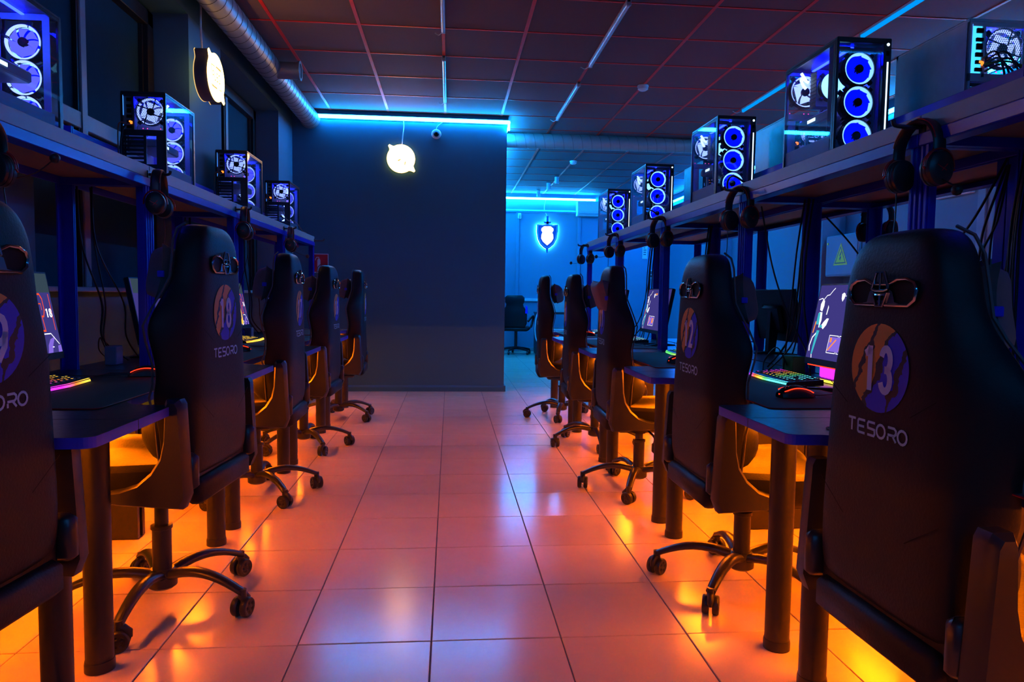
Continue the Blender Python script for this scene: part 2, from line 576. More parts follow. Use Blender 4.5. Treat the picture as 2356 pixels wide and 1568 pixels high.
struct('wall_partition', MB().box(XP-.3, XPR, YP, YP+.2, 0, ZC+.02), 'wall_dark')
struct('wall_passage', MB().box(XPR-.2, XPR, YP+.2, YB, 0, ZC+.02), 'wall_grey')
bb = struct('baseboard_partition', MB().prism([(0, 0), (-.018, 0), (-.018, .045), (-.010, .062), (0, .066)], XP, XPR+.018, 'x').xf(Matrix.Translation((0, YP, 0))), 'wall_dark')
obj('return_piece', MB().box(XPR, XPR+.018, YP-.018, YP+.22, 0, .064, .003), 'wall_dark', bb)

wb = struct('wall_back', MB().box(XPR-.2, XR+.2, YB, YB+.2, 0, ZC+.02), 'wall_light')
for (x, y0, w, h0, h1) in ((1.24, YB, .06, 0, 2.62), (2.42, YB, .06, 0, 2.62)):
    obj('trunking', MB().box(x, x+w, YB-.025, YB, h0, h1, .004), 'wall_light', wb)
obj('cornice', MB().prism([(0, 2.62), (-.03, 2.62), (-.03, 2.65), (-.012, 2.67), (0, 2.68)], XPR, XR, 'x').xf(Matrix.Translation((0, YB, 0))), 'wall_light', wb)
obj('trunking', MB().box(XPR, 3.4, YB-.04, YB, .95, 1.0, .004), 'white_plastic', wb)
bbk = struct('baseboard_back', MB().box(XPR, XR, YB-.018, YB, 0, .07, .004), 'trim_grey')
wr = struct('wall_right', MB().box(XR, XR+.2, YR, YB, 0, ZC+.02), 'wall_grey')
obj('pilaster', MB().box(3.95, XR, 7.25, 7.95, 0, ZC), 'wall_grey', wr)
obj('pilaster', MB().box(3.95, XR, 10.3, 10.9, 0, ZC), 'wall_grey', wr)
struct('wall_rear', MB().box(XL-.2, XR+.2, YR-.2, YR, 0, ZC+.02), 'wall_grey')

# door in the right wall, seen between the rack posts
d1 = struct('door_1', MB().box(4.15, XR+.01, 4.35, 5.18, 0, 1.96), 'wall_light')
f = MB()
f.box(4.13, XR, 5.18, 5.27, 0, 2.06, .006).box(4.13, XR, 4.26, 4.35, 0, 2.06, .006).box(4.13, XR, 4.26, 5.27, 1.97, 2.06, .006)
obj('door_frame', f, 'wall_light', d1)
obj('door_handle', MB().cyl((4.15, 4.46, 1.0), (4.09, 4.46, 1.0), .012).cyl((4.095, 4.46, 1.0), (4.095, 4.57, 1.0), .010), 'chrome', d1, 40)

# ------------------------------------------------------------------ light strips round the top of the walls
def strip(name, label, pts, along, off, m='cyan_strip', group='cyan light strips along the wall tops'):
    t = thing(name, label, 'light strip', pts[0], 0, group)
    p0, p1 = Vector(pts[0]), Vector(pts[1])
    L = (p1-p0).length; d = (p1-p0).normalized()
    o = Vector(off)
    a = MB()
    n = o.normalized()
    z = Vector((0, 0, 1))
    def q(u, s_, h): return d*u + n*s_ + z*h
    a.loft([[q(0, 0, -.02), q(0, .012, -.02), q(0, .012, .019), q(0, .030, .019), q(0, .030, .022), q(0, 0, .022)], [q(L, 0, -.02), q(L, .012, -.02), q(L, .012, .019), q(L, .030, .019), q(L, .030, .022), q(L, 0, .022)]], caps=True)  # top lip added to hold strip light off the ceiling
    obj('mounting_channel', a, 'white_plastic', t)
    b = MB()
    b.loft([[q(0, .013, -.016), q(0, .030, -.016), q(0, .036, 0), q(0, .030, .016), q(0, .013, .016)], [q(L, .013, -.016), q(L, .030, -.016), q(L, .036, 0), q(L, .030, .016), q(L, .013, .016)]], caps=True)
    obj('lit_tube', b, m, t)
    return t
strip('light_strip', 'cyan light strip along the top of the dark partition wall', ((-1.42, YP, 2.905), (XPR+.02, YP, 2.905)), 'x', (0, -1, 0))
s2 = strip('light_strip', 'short cyan strip end hanging down the partition corner', ((XPR, YP-.02, 2.905), (XPR, YP+.3, 2.905)), 'y', (1, 0, 0))
obj('lit_tail', MB().box(.004, .03, -.02, .0, -.09, 0, .004), 'cyan_strip', s2)
strip('light_strip', 'cyan light strip along the top of the far back wall', ((XPR, YB, 2.885), (2.75, YB, 2.885)), 'x', (0, -1, 0), 'cyan_strip_back')
strip('light_strip', 'deep blue light strip on the far end of the right wall', ((XR, 9.8, 2.86), (XR, YB, 2.86)), 'y', (-1, 0, 0), 'blue_strip')
strip('light_strip', 'cyan light strip round the corner along the passage wall', ((XPR, YP+.35, 2.905), (XPR, YB-.1, 2.905)), 'y', (1, 0, 0), 'cyan_strip_back')
strip('light_strip', 'cyan light strip along the top of the right wall', ((XR, 4.9, 2.86), (XR, 9.7, 2.86)), 'y', (-1, 0, 0))
strip('light_strip', 'cyan light strip on the ceiling behind the viewer', ((2.05, -.1, 2.93), (XR, -.1, 2.93)), 'x', (0, -1, 0), 'cyan_strip_rear')
strip('light_strip', 'cyan light strip along the top of the rear wall', ((-1.6, YR, 2.9), (1.9, YR, 2.9)), 'x', (0, 1, 0), 'cyan_strip_rear')

# ceiling tubes
def tube_lamp(x, y0, y1, label, lit=False):  # lit: diffuser is painted with the wall strip's glow
    t = thing('ceiling_tube', label, 'tube light', (x, y0, ZC-.004), 0, 'slim tube lights on the ceiling')
    L = y1-y0
    obj('housing', MB().box(-.014, .014, 0, L, -.022, 0, .004), 'lamp_plastic', t)
    prof = [(-.015, -.020), (.015, -.020), (.014, -.034), (.007, -.042), (-.007, -.042), (-.014, -.034)]
    obj('diffuser', MB().prism([(p[0], p[1]) for p in prof], .02, L-.02, 'y'), 'tube_painted_glow' if lit else 'lamp_plastic', t, 60)
    for y in (0, L-.02): obj('end_cap', MB().box(-.0155, .0155, y, y+.02, -.042, 0, .003), 'grey_plastic', t)
    obj('lead', MB().tube(bez([(0, L, -.02), (-.03, L+.06, -.03), (-.06, L+.10, -.004)], 5), .003, 5), 'white_plastic', t, 60)
tube_lamp(-.062, 3.95, 5.25, 'unlit tube light on the middle ceiling bar, nearer of two')
tube_lamp(-.062, 5.84, 7.13, 'unlit tube light on the middle ceiling bar, nearer the partition')
tube_lamp(1.138, 4.60, 5.87, 'long slanting tube light right of the middle bar, nearer one')
tube_lamp(1.138, 6.38, 7.66, 'tube light right of the middle bar, farther one by the smoke detector')
tube_lamp(2.938, 3.40, 4.98, 'tube light painted with blue strip glow above the nearest right tower computer', True)
tube_lamp(2.938, 5.75, 7.05, 'tube light painted with blue strip glow left of the nearest right tower computer', True)
tube_lamp(2.938, 7.6, 8.9, 'tube light painted with blue strip glow farthest along the right ceiling bar', True)

# ducts
def duct(name, label, p0, p1, r, pitch):
    t = thing(name, label, 'air duct', p0)
    d = Vector(p1)-Vector(p0)
    obj('pipe', MB().tube([(0, 0, 0), d], r, 32), 'duct_metal', t, 50)
    L = d.length; u = d.normalized(); k = 0; sm = MB()
    q = u.orthogonal().normalized(); w = u.cross(q)
    n = int(L/pitch)*24
    pts = []
    for i in range(n+1):
        a = 2*PI*i/24
        pts.append(u*(L*i/n)+(q*math.cos(a)+w*math.sin(a))*(r+.0008))
    sm.tube(pts, .0019, 5)
    obj('spiral_seam', sm, 'duct_seam', t, kind='stuff')
    return t
dz = 2.878
dt = duct('air_duct', 'round spiral air duct along the left side of the ceiling', (-1.475, YR+.05, dz), (-1.475, YP, dz), .094, .11)
yb = 6.05
obj('branch', MB().lathe([(.068, .06), (.068, .235)], 24, 'x', (0, yb-YR-.05, -.01)), 'duct_metal', dt, 40)
obj('branch_rim', MB().ring(.058, .078, .225, .243, 28, 'x', (0, yb-YR-.05, -.01)), 'duct_metal', dt, 40)
gr = MB()
for k in range(-5, 6):
    h = math.sqrt(max(0, .06**2-(k*.011)**2))
    gr.box(.232, .236, yb-YR-.05+k*.011-.0015, yb-YR-.05+k*.011+.0015, -.01-h, -.01+h)
    gr.box(.232, .236, yb-YR-.05-h, yb-YR-.05+h, -.01+k*.011-.0015, -.01+k*.011+.0015)
obj('vent_grille', gr, 'trim_grey', dt)
obj('end_flange', MB().ring(.09, .104, YP-YR-.06, YP-YR-.05, 28, 'y'), 'duct_metal', dt, 40)
d2 = duct('air_duct', 'spiral air duct crossing the ceiling behind the partition', (XPR, 8.45, 2.888), (XR, 8.45, 2.888), .086, .11)
obj('hanger', MB().ring(.086, .090, .30, .325, 24, 'x').box(.30, .325, -.012, .012, .085, .10), 'duct_metal', d2)
for x in (1.5, 2.8):
    obj('hanger', MB().ring(.086, .090, x, x+.025, 24, 'x').box(x, x+.025, -.012, .012, .085, .10), 'duct_metal', d2)

# small ceiling and wall fittings
def smoke(x, y, label):
    t = thing('smoke_detector', label, 'smoke detector', (x, y, ZC-.004), 0, 'smoke detectors on the ceiling')
    obj('base', MB().lathe([(.05, 0), (.052, -.012), (.05, -.016)], 24), 'white_plastic', t, 40)
    obj('head', MB().lathe([(.045, -.016), (.047, -.034), (.03, -.046), (.0, -.047)], 24), 'white_plastic', t, 40)
smoke(1.735, 6.42, 'white smoke detector on the red bar above the right racks')
smoke(1.735, 10.06, 'white smoke detector beyond the crossing duct')
for k, (x, y) in enumerate(((1.60, 12.95), (1.665, 12.08), (1.71, 11.45))):
    t = thing('ceiling_spotlight', 'small cylinder spotlight on the far ceiling, %s of three' % ('farthest', 'middle', 'nearest')[k], 'spotlight', (x, y, ZC-.004), 0, 'cylinder spotlights on the far ceiling')
    obj('housing', MB().lathe([(.034, 0), (.034, -.10)], 20), 'grey_plastic', t, 40)
    obj('rim', MB().ring(.026, .035, -.106, -.10, 20, 'z'), 'white_plastic', t)
t = thing('dome_camera', 'white dome security camera under the partition light strip', 'camera', (-.156, YP, 2.759))
obj('base', MB().lathe([(.05, 0), (.052, -.012), (.046, -.022), (.03, -.024)], 28, 'y'), 'white_plastic', t, 40)
obj('dome', MB().lathe([(.030, -.023), (.028, -.036), (.018, -.047), (.001, -.052)], 24, 'y'), 'dome_glass', t, 60)
obj('lens', MB().lathe([(.010, -.024), (.010, -.040)], 16, 'y'), 'hole_black', t)
obj('lead', MB().tube(bez([(0, -.012, .05), (.01, -.012, .08), (.05, -.012, .115), (.09, -.012, .14)], 6), .003, 6), 'white_plastic', t, 60)

# fire extinguisher sign at the left end of the partition
t = thing('fire_sign', 'red square fire extinguisher sign with white border on partition', 'sign', (-1.39, YP, 1.37))
obj('panel', MB().box(-.10, .10, -.004, 0, -.10, .10), 'sign_red', t)
b = MB()
fn = lambda u, v: (u, -.0048, v)
ribbon(b, [(-.097, -.097), (.097, -.097), (.097, .097), (-.097, .097)], .009, fn, True)
obj('border', b, 'white_plastic', t)
b = MB()
b.add([fn(-.016, -.085), fn(.016, -.085), fn(.016, .03), fn(.009, .048), fn(-.009, .048), fn(-.016, .03)], [(0, 1, 2, 3, 4, 5)])
ribbon(b, [(0, .048), (0, .062), (-.022, .062), (-.034, .048), (-.036, .03)], .006, fn)
obj('pictogram', b, 'white_plastic', t)

# ------------------------------------------------------------------ round warm signs
def round_sign(name, label, loc, rz, depth, marks, cord):
    """disc facing local -y; bump at the upper left, handle at the lower right"""
    t = thing(name, label, 'sign', loc, rz, 'warm round lit signs')
    def outline(k):
        pts = []
        for i in range(64):
            a = 2*PI*i/64; r = .148
            a1 = (a-R(132)+PI) % (2*PI)-PI
            a2 = (a-R(-42)+PI) % (2*PI)-PI
            r += .042*math.exp(-(a1/.13)**4) + .046*math.exp(-(a2/.14)**4)
            pts.append((r*k*math.cos(a), r*k*math.sin(a)))
        return pts
    obj('case', MB().prism(outline(.985), -depth+.004, .0, 'y'), 'sign_side', t, 30)
    obj('lit_face', MB().prism(outline(1.), -depth, -depth+.004, 'y'), 'sign_warm', t)
    obj('lit_rim', MB().prism(outline(1.), -.0, .004, 'y'), 'sign_edge', t)
    if marks:
        b = MB(); fn = lambda u, v: (u, -depth-.0012, v)
        for s_ in (1, -1):
            ribbon(b, [(s_*-.03, .062), (s_*-.085, .062), (s_*-.085, -.062), (s_*-.05, -.062)], .006, fn)
        ribbon(b, [(-.01, .066), (.078, .066)], .01, fn); ribbon(b, [(-.075, -.066), (.01, -.066)], .01, fn)
        text_on(b, 'PUBG', .062, lambda u, v: fn(u, v*1.35), sx=.9)
        obj('lettering', b, 'sign_mark', t)
    else:
        b = MB(); fn = lambda u, v: (u, -depth-.0012, v)
        b.add([fn(-.035, -.015), fn(.0, -.002), fn(-.006, -.016), fn(-.03, -.028)], [(0, 1, 2, 3)])
        b.add([fn(.035, -.065), fn(.045, -.063), fn(.052, -.03), fn(.042, -.028)], [(0, 1, 2, 3)])
        obj('lettering', b, 'sign_mark', t)
    obj('cord', MB().tube(bez(cord, 6), .006, 6), 'cable_white', t, 60)
    return t
round_sign('round_sign', 'warm lit round sign hanging below the left duct', (-1.585, 4.77, 2.42), R(88), .085, True,
           [(-.06, -.02, .145), (-.05, -.01, .30), (-.045, -.01, .44), (-.05, 0, .555)])
round_sign('round_sign', 'warm lit round sign hung on the dark partition wall', (-.527, YP-.001, 2.487), 0, .03, False,
           [(.01, -.012, .148), (.02, -.012, .26), (.028, -.012, .34), (.022, -.012, .415)])

# ------------------------------------------------------------------ gaming chair (local: +x is the rear side, origin on the floor under the hub)
def chair_parts():
    P = {}
    R0 = .222
    lev = [  # z, rear x, rear half width, tip x, tip half width, front inner x
        (.425, .205, .185, .11, .195, .15), (.45, .218, .206, .10, .212, .14), (.52, .222, .208, .095, .216, .135), (.60, .222, .205, .092, .222, .13), (.68, .222, .196, .085, .240, .12), (.72, .222, .191, .10, .248, .115),
        (.78, .222, .184, .105, .256, .12), (.85, .222, .174, .092, .268, .122), (.895, .222, .168, .086, .270, .125), (.95, .222, .160, .10, .240, .13),
        (1.00, .222, .153, .112, .200, .135), (1.04, .222, .149, .124, .180, .138), (1.10, .221, .145, .124, .166, .138), (1.155, .217, .134, .122, .150, .136), (1.192, .207, .110, .122, .124, .136), (1.212, .190, .078, .132, .088, .142)]
    rings = []; edge = []
    for z, rx, hw, tx, tw, fx in lev:
        half = [(rx, 0), (rx, hw*.62), (rx-.006, hw*.97), (rx-.028, hw+(tw-hw)*.42), (tx+.030, tw), (tx+.002, tw-.006), (tx+.012, tw-.034), (fx, (tw-.05)*.62), (fx, 0)]
        ring = half + [(x, -y) for x, y in half[-2:0:-1]]
        rings.append([(x, y, z) for x, y in ring])
        edge.append((tx+.002, tw-.004, z))
    P['backrest'] = MB().loft(rings, caps=True).mesh('backrest', 'leather', 180)
    b = MB()
    b.tube(edge, .0035, 5).tube([(x, -y, z) for x, y, z in edge], .0035, 5)
    P['piping'] = b.mesh('piping', 'stitch', 60)
    # seams across the rear
    b = MB()
    fr = lambda u, v: (R0+.0008, u, v)
    for s_ in (1, -1):
        ribbon(b, [(s_*.168, .885), (s_*.10, .845)], .0022, fr); ribbon(b, [(s_*.19, .66), (s_*.10, .60)], .0022, fr)
    P['seam'] = b.mesh('seam', 'hole_black')
    # emblem
    b = MB()
    W = .104
    shape = [(-.80, -.42), (-.96, -.25), (-1.0, .02), (-.93, .24), (-.74, .36), (-.48, .37), (-.25, .22), (.25, .22), (.48, .37), (.74, .36), (.93, .24), (1.0, .02), (.96, -.25), (.80, -.42)]
    zz = 1.086; V = .065
    pl = [(u*W, zz+v*V) for u, v in shape]
    P['emblem_shade_plate'] = MB().prism(pl, R0-.004, R0+.0015, 'x').mesh('emblem_shade_plate', 'hole_black')  # black plate instead of an opening, its shade put into the colour
    b.tube([(R0+.003, u, v) for u, v in pl], .0042, 6, closed=True)
    mt = [(-.62, -.38), (-.42, -.33), (-.34, .0), (-.26, .05), (-.12, -.28), (.12, -.28), (.26, .05), (.34, .0), (.42, -.33), (.62, -.38)]
    b.prism([(u*W, zz+v*V) for u, v in mt], R0+.001, R0+.0045, 'x')
    up_ = [(-.24, .10), (-.13, .56), (.13, .56), (.24, .10), (.18, -.02), (.20, .12), (-.20, .12), (-.18, -.02)]
    b.tube([(R0+.006, u*W, zz+v*V) for u, v in [(-.25, .08), (-.12, .60), (.12, .60), (.25, .08)]], .0032, 6)
    b.tube([(R0+.006, u*W, zz+v*V) for u, v in [(-.25, .08), (-.13, .02), (.13, .02), (.25, .08)]], .0032, 6)
    b.tube([(R0+.006, u*W, zz+v*V) for u, v in [(-.22, -.04), (-.10, -.46), (.10, -.46), (.22, -.04), (.12, -.10), (-.12, -.10)]], .0032, 6, closed=True)
    b.tube([(R0+.006, 0, zz+.58*V), (R0+.006, 0, zz+.04*V)], .0024, 6)
    b.tube([(R0+.006, 0, zz-.44*V), (R0+.006, 0, zz-.10*V)], .0024, 6)
    P['emblem'] = b.mesh('emblem', 'chrome', 60)
    # maker lettering: wide stroked capitals
    b = MB(); hh, cw = .0135, .0265
    x0 = -.0935
    def st(dx, pts, closed=False): ribbon(b, [(x0+dx+u*cw, .802+v*hh) for u, v in pts], .0052, fr, closed)
    st(0, [(0, 1), (.95, 1)]); st(0, [(.47, 1), (.47, -1)])
    st(.0325, [(.95, 1), (.15, 1), (.05, .8), (.05, -.8), (.15, -1), (.95, -1)]); st(.0325, [(.05, 0), (.85, 0)])
    st(.065, [(.95, 1), (.15, 1), (.05, .7), (.1, .05), (.9, -.05), (.95, -.7), (.85, -1), (.05, -1)])
    ov = [(.5+.5*math.cos(a), math.sin(a)) for a in [2*PI*k/14 for k in range(14)]]
    st(.096, ov, True)
    st(.1305, [(.02, 1), (.75, 1), (.95, .7), (.95, .2), (.75, -.1), (.02, -.1)]); st(.1305, [(.05, -.35), (.05, -1)]); st(.1305, [(.55, -.1), (.98, -1)])
    st(.161, ov, True)
    P['maker_lettering'] = b.mesh('maker_lettering', 'text_cyan_lit')
    P['number_decal'] = MB().disc(.091, R0+.0008, 40, 'x', (0, 0, .93)).mesh('number_decal', 'number_decal')
    # head pillow: cushion with drawn-out corners
    N = 12; rings = []
    def cush(i, j, sgn):
        u, v = -1+2*i/N, -1+2*j/N
        y = u*(.150-.022*(1-v*v)); z = 1.055+v*(.088-.016*(1-u*u))
        h = ((1-u**4)*(1-v**4))**.5
        return (.078+.014*v-(.072*h if sgn > 0 else -.030*h), y, z)
    fr_ = [[cush(i, j, 1) for i in range(N+1)] for j in range(N+1)]
    bk_ = [[cush(i, j, -1) for i in range(N+1)] for j in range(N+1)]
    pm = MB().loft(fr_, closed=False)
    pm.loft(bk_, closed=False)
    P['head_pillow'] = pm.mesh('head_pillow', 'velour', 180)
    b = MB()
    for s_ in (1, -1): b.box(.066, .088, s_*.128, s_*.1335, 1.040, 1.060, .002)
    P['pillow_badge'] = b.mesh('pillow_badge', 'chair_blue')
    # lumbar cushion
    rings = []
    for k in range(9):
        v = -1+2*k/8
        h = .115*math.sqrt(max(0, 1-abs(v)**2.4))+.004
        rings.append([(.115-h*max(0, math.cos(a))+.004*min(0, math.cos(a)), .205*math.copysign(abs(math.sin(a))**.55, math.sin(a))*(1-.06*v*v), .565+v*.10) for a in [2*PI*j/20 for j in range(20)]])
    P['lumbar_cushion'] = MB().loft(rings, caps=True).mesh('lumbar_cushion', 'leather_soft', 180)
    # seat: dished pan with raised bolsters
    rings = []
    for x, zt, w in ((.20, .43, .20), (.19, .452, .22), (.10, .445, .245), (-.05, .44, .262), (-.20, .445, .262), (-.28, .445, .25), (-.315, .425, .235), (-.325, .40, .22)):
        zb = .355 if x > -.3 else .37
        rings.append([(x, -w*.9, zb), (x, w*.9, zb), (x, w, zb+.03), (x, w, zt+.015), (x, w-.03, zt+.03), (x, w-.075, zt+.018), (x, w-.10, zt-.004), (x, 0, zt),
                      (x, -w+.10, zt-.004), (x, -w+.075, zt+.018), (x, -w+.03, zt+.03), (x, -w, zt+.015), (x, -w, zb+.03)])
    P['seat'] = MB().loft(rings, caps=True).mesh('seat', 'leather', 60)
    # rear flap under the backrest
    P['rear_flap'] = MB().box(.165, .226, -.20, .20, .345, .424, .014).mesh('rear_flap', 'leather', 50)
    # side hinge covers
    prof = [(.157, .672), (.162, .683), (.200, .683), (.208, .668), (.222, .40), (.205, .358), (.02, .366), (-.03, .372), (-.045, .388), (-.03, .404), (.02, .412), (.07, .430), (.112, .466), (.140, .51), (.151, .56)]
    for s_, nm in ((1, 'a'), (-1, 'b')):
        y0, y1 = (s_*.252, s_*.300)
        cx_ = lambda z: .178 if z > .44 else .10
        inner = [(p[0]+(.009 if p[0] < cx_(p[1]) else -.009), p[1]+(-.010 if p[1] > .6 else .008 if p[1] < .40 else -.004)) for p in prof]
        b = MB()
        rr = [[(x, y0, z) for x, z in prof], [(x, y0+(y1-y0)*.66, z) for x, z in prof], [(x, y1, z) for x, z in inner]]
        b.loft(rr, caps=True)
        P['hinge_cover_'+nm] = b.mesh('hinge_cover', 'black_plastic', 30)
        q = MB().box(.165, .229, s_*.214, s_*.250, .405, .515, .012)
        P['latch_'+nm] = q.mesh('hinge_bracket', 'black_metal', 60)
    P['lever'] = MB().tube(bez([(-.02, .05, .335), (-.02, .24, .325), (-.01, .285, .30)], 6), .006, 8).box(-.022, .002, .27, .30, .25, .305, .008).mesh('tilt_lever', 'black_plastic', 50)
    # mechanism and gas lift (fixed height part separate from the moving part)
    P['mechanism'] = MB().box(-.14, .14, -.09, .09, .315, .357, .012).cyl((0, 0, .30), (0, 0, .35), .035).mesh('mechanism', 'black_metal', 40)
    P['gas_piston'] = MB().cyl((0, 0, .20), (0, 0, .42), .0215).mesh('gas_piston', 'black_metal', 40)
    P['gas_sleeve'] = MB().lathe([(.030, .06), (.030, .262), (.034, .264), (.034, .276), (.024, .279)], 24).mesh('gas_sleeve', 'black_plastic', 40)
    # five star base
    b = MB().lathe([(.036, .062), (.046, .07), (.047, .118), (.036, .128), (.030, .128)], 24)
    P['base_hub'] = b.mesh('base_hub', 'black_metal', 40)
    rings = []
    for k in range(11):
        t = k/10
        r = .03+.28*t
        zc = .106+.026*math.sin(PI*min(1, t*1.05)**.9*.9)-.034*t**2.2
        w = .027-.010*t; h = .020-.007*t
        if k == 10: zc -= .003
        rings.append([(r, w*math.cos(a), zc+h*math.sin(a)*(1 if math.sin(a) > 0 else .8)) for a in [2*PI*j/12 for j in range(12)]])
    P['base_arm'] = MB().loft(rings, caps=True).cyl((.306, 0, .06), (.306, 0, .09), .0135, n=12).mesh('base_arm', 'black_metal', 60)
    for s_, nm in ((1, 'a'), (-1, 'b')):
        rings = []
        for r, h, rel in ((.010, .006, 0), (.029, .006, 0), (.032, .010, 0), (.032, .023, 0), (.029, .027, 0), (.024, .0275, 0), (.0215, .0270, .0), (.018, .0265, .0035), (.012, .0265, .0035), (.009, .0270, 0), (.004, .0270, 0)):
            rings.append([(r*math.cos(2*PI*j/30), s_*(h-(rel if math.cos(5*2*PI*j/30) < .2 else 0)), .032+r*math.sin(2*PI*j/30)) for j in range(30)])
        P['wheel_'+nm] = MB().loft(rings, caps=True).mesh('caster_wheel', 'black_plastic', 40)
    P['caster'] = MB().tube([(.03, 0, .036), (.028, 0, .052), (.014, 0, .066), (-.004, 0, .068)], [.008, .012, .012, .012], 10).cyl((0, 0, .05), (0, 0, .07), .0115).mesh('caster', 'black_plastic', 50)
    return P
CP = chair_parts()
def digit_strokes(d):
    def el(cx, cy, rx, ry, a0, a1, n=12): return [(cx+rx*math.cos(R(a0+(a1-a0)*k/n)), cy+ry*math.sin(R(a0+(a1-a0)*k/n))) for k in range(n+1)]
    D = {'1': [([(-.55, .62), (-.2, .72), (.18, .93)], 0), ([(.2, 1.0), (.2, -1)], 0)],
         '0': [(el(0, .42, .68, .50, 0, 180)+el(0, -.42, .68, .50, 180, 360), 1)],
         '2': [(el(0, .42, .68, .50, 165, -20)+[(.5, .05), (-.62, -.90), (.72, -.90)], 0)],
         '3': [(el(0, .44, .64, .48, 165, -80), 0), (el(0, -.44, .68, .48, 80, -165), 0), ([(-.15, .0), (.2, .0)], 0)],
         '5': [([(.62, .90), (-.55, .90), (-.60, .10)]+el(0, -.36, .68, .55, 130, -165), 0)],
         '6': [([(.45, .92), (-.35, .55), (-.66, -.1)], 0), (el(0, -.38, .66, .53, 0, 360)[:-1], 1)],
         '7': [([(-.70, .90), (.66, .90), (.05, -.3), (-.12, -1)], 0)],
         '8': [(el(0, .46, .60, .46, 0, 360)[:-1], 1), (el(0, -.44, .68, .48, 0, 360)[:-1], 1)],
         '9': [(el(0, .38, .66, .53, 0, 360)[:-1], 1), ([(.66, .30), (.50, -.35), (-.30, -.95)], 0)]}
    return D[d]
def digits_mesh(n):
    b = MB(); t = str(n); k0 = -(len(t)-1)/2
    for i, d in enumerate(t):
        cx = (k0+i)*.054-(.004 if len(t) > 1 else 0)
        for pts, cl in digit_strokes(d):
            ribbon(b, [(cx+u*.0215, .928+v*.0465) for u, v in pts], .0152, lambda u, v: (.2240, u, v), bool(cl))
    return b.mesh('number', 'digit_white')
def make_chair(num, loc, rot, lift, spin, label, group='black gaming chairs along the desks', pillow=True, decal=True):
    t = thing('gaming_chair', label, 'chair', loc, rot, group)
    def add(name, key, par=t, dz=lift, sub=0):
        o = inst(name, CP[key], par, (0, 0, dz)); return o
    bk = add('backrest', 'backrest')
    mo = bk.modifiers.new('smooth', 'SUBSURF'); mo.levels = 1; mo.render_levels = 2
    for nm in ('piping', 'seam', 'emblem_shade_plate', 'emblem', 'maker_lettering'): inst(nm, CP[nm], bk)
    if decal:
        dcl = inst('number_decal', CP['number_decal'], bk)
        inst('digits', digits_mesh(num), bk)
    if pillow:
        p = add('head_pillow', 'head_pillow'); inst('badge', CP['pillow_badge'], p)
        if pillow == 2: p.rotation_euler = (0, R(8), 0); p.scale = (1.25, 1, 1.12); p.location = (-.04, 0, lift-.115)
    add('lumbar_cushion', 'lumbar_cushion')
    add('seat', 'seat'); add('rear_flap', 'rear_flap')
    for s_ in 'ab':
        h = add('hinge_cover', 'hinge_cover_'+s_); inst('bracket', CP['latch_'+s_], h)
    add('tilt_lever', 'lever'); add('mechanism', 'mechanism'); add('gas_piston', 'gas_piston')
    add('gas_sleeve', 'gas_sleeve', dz=0)
    hub = add('base_hub', 'base_hub', dz=0)
    for k in range(5):
        a = spin+2*PI*k/5
        arm = inst('base_arm', CP['base_arm'], t, (0, 0, 0), (0, 0, a))
        c = inst('caster', CP['caster'], t, (.306*math.cos(a), .306*math.sin(a), 0), (0, 0, a+random.uniform(-2.5, 2.5)))
        inst('wheel', CP['wheel_a'], c); inst('wheel', CP['wheel_b'], c)
    return t
def star(rotdeg, a_world): return R(a_world-rotdeg)
make_chair(18, (-.955, 2.41, 0), R(-4.8), .058, star(-4.8, 52.7), 'black gaming chair with number eighteen on its back')
make_chair(17, (-.995, 3.73, 0), R(1), .045, star(1, 21.7), 'black gaming chair with number seventeen on its back')
make_chair(16, (-.985, 4.87, 0), R(-2), .03, star(-2, 16), 'black gaming chair with number sixteen on its back')
make_chair(15, (-.93, 6.02, 0), R(2), .04, star(2, -34), 'black gaming chair with number fifteen on its back')
make_chair(19, (-1.10, 1.46, 0), R(-6), .03, star(-6, 30), 'black gaming chair cut by the picture edge, beside desk end nearest left')
make_chair(13, (1.096, 1.37, 0), R(-178), -.012, star(-178, 120), 'black gaming chair with number thirteen on its back')
make_chair(12, (1.08, 2.465, 0), R(180), 0, star(180, 157), 'black gaming chair with number twelve on its back')
make_chair(11, (1.045, 3.765, 0), R(178), .012, star(178, 174), 'black gaming chair with number eleven on its back', pillow=2)
make_chair(10, (1.04, 4.93, 0), R(177), .0, star(177, 195), 'black gaming chair with number ten on its back')
make_chair(9, (.985, 6.07, 0), R(176), .02, star(176, 183), 'farthest right gaming chair, pale number disc, by the passage')

# ------------------------------------------------------------------ desks
JY = [.695+1.2*k for k in range(6)]
def arc(cx, cy, r, a0, a1, n=5): return [(cx+r*math.cos(R(a0+(a1-a0)*k/n)), cy+r*math.sin(R(a0+(a1-a0)*k/n))) for k in range(n+1)]
def desk_outline():
    a = [(0, -.598), (.815, -.598), (.815, -.405)] + arc(.785, -.392, .03, 0, 90)[1:] + [(.735, -.360)]
    a += [(.69, -.345), (.655, -.30), (.642, -.24)]
    return a + [(x, -y) for x, y in reversed(a)]
DO = desk_outline()
ZT = .722
DP = {
    'top': MB().prism(DO, ZT-.026, ZT, 'z').mesh('tabletop', 'desk_top'),
    'leg': MB().lathe([(.036, .03), (.036, ZT-.026)], 24).mesh('leg', 'leg_black', 40),
    'cap': MB().lathe([(.039, 0), (.039, .022), (.0375, .03)], 24).mesh('leg_foot', 'leg_black', 40),
    'panel': MB().box(.03, .31, -.012, .012, .003, ZT-.026, .002).mesh('end_panel', 'leg_black'),
    'rail': MB().box(.05, .09, -.57, .57, ZT-.10, ZT-.026, .003).mesh('rail', 'leg_black'),
}
front = [p for p in DO if p[0] > .6]
eb = MB()
ins = []
for i, p in enumerate(front):
    ins.append(p)
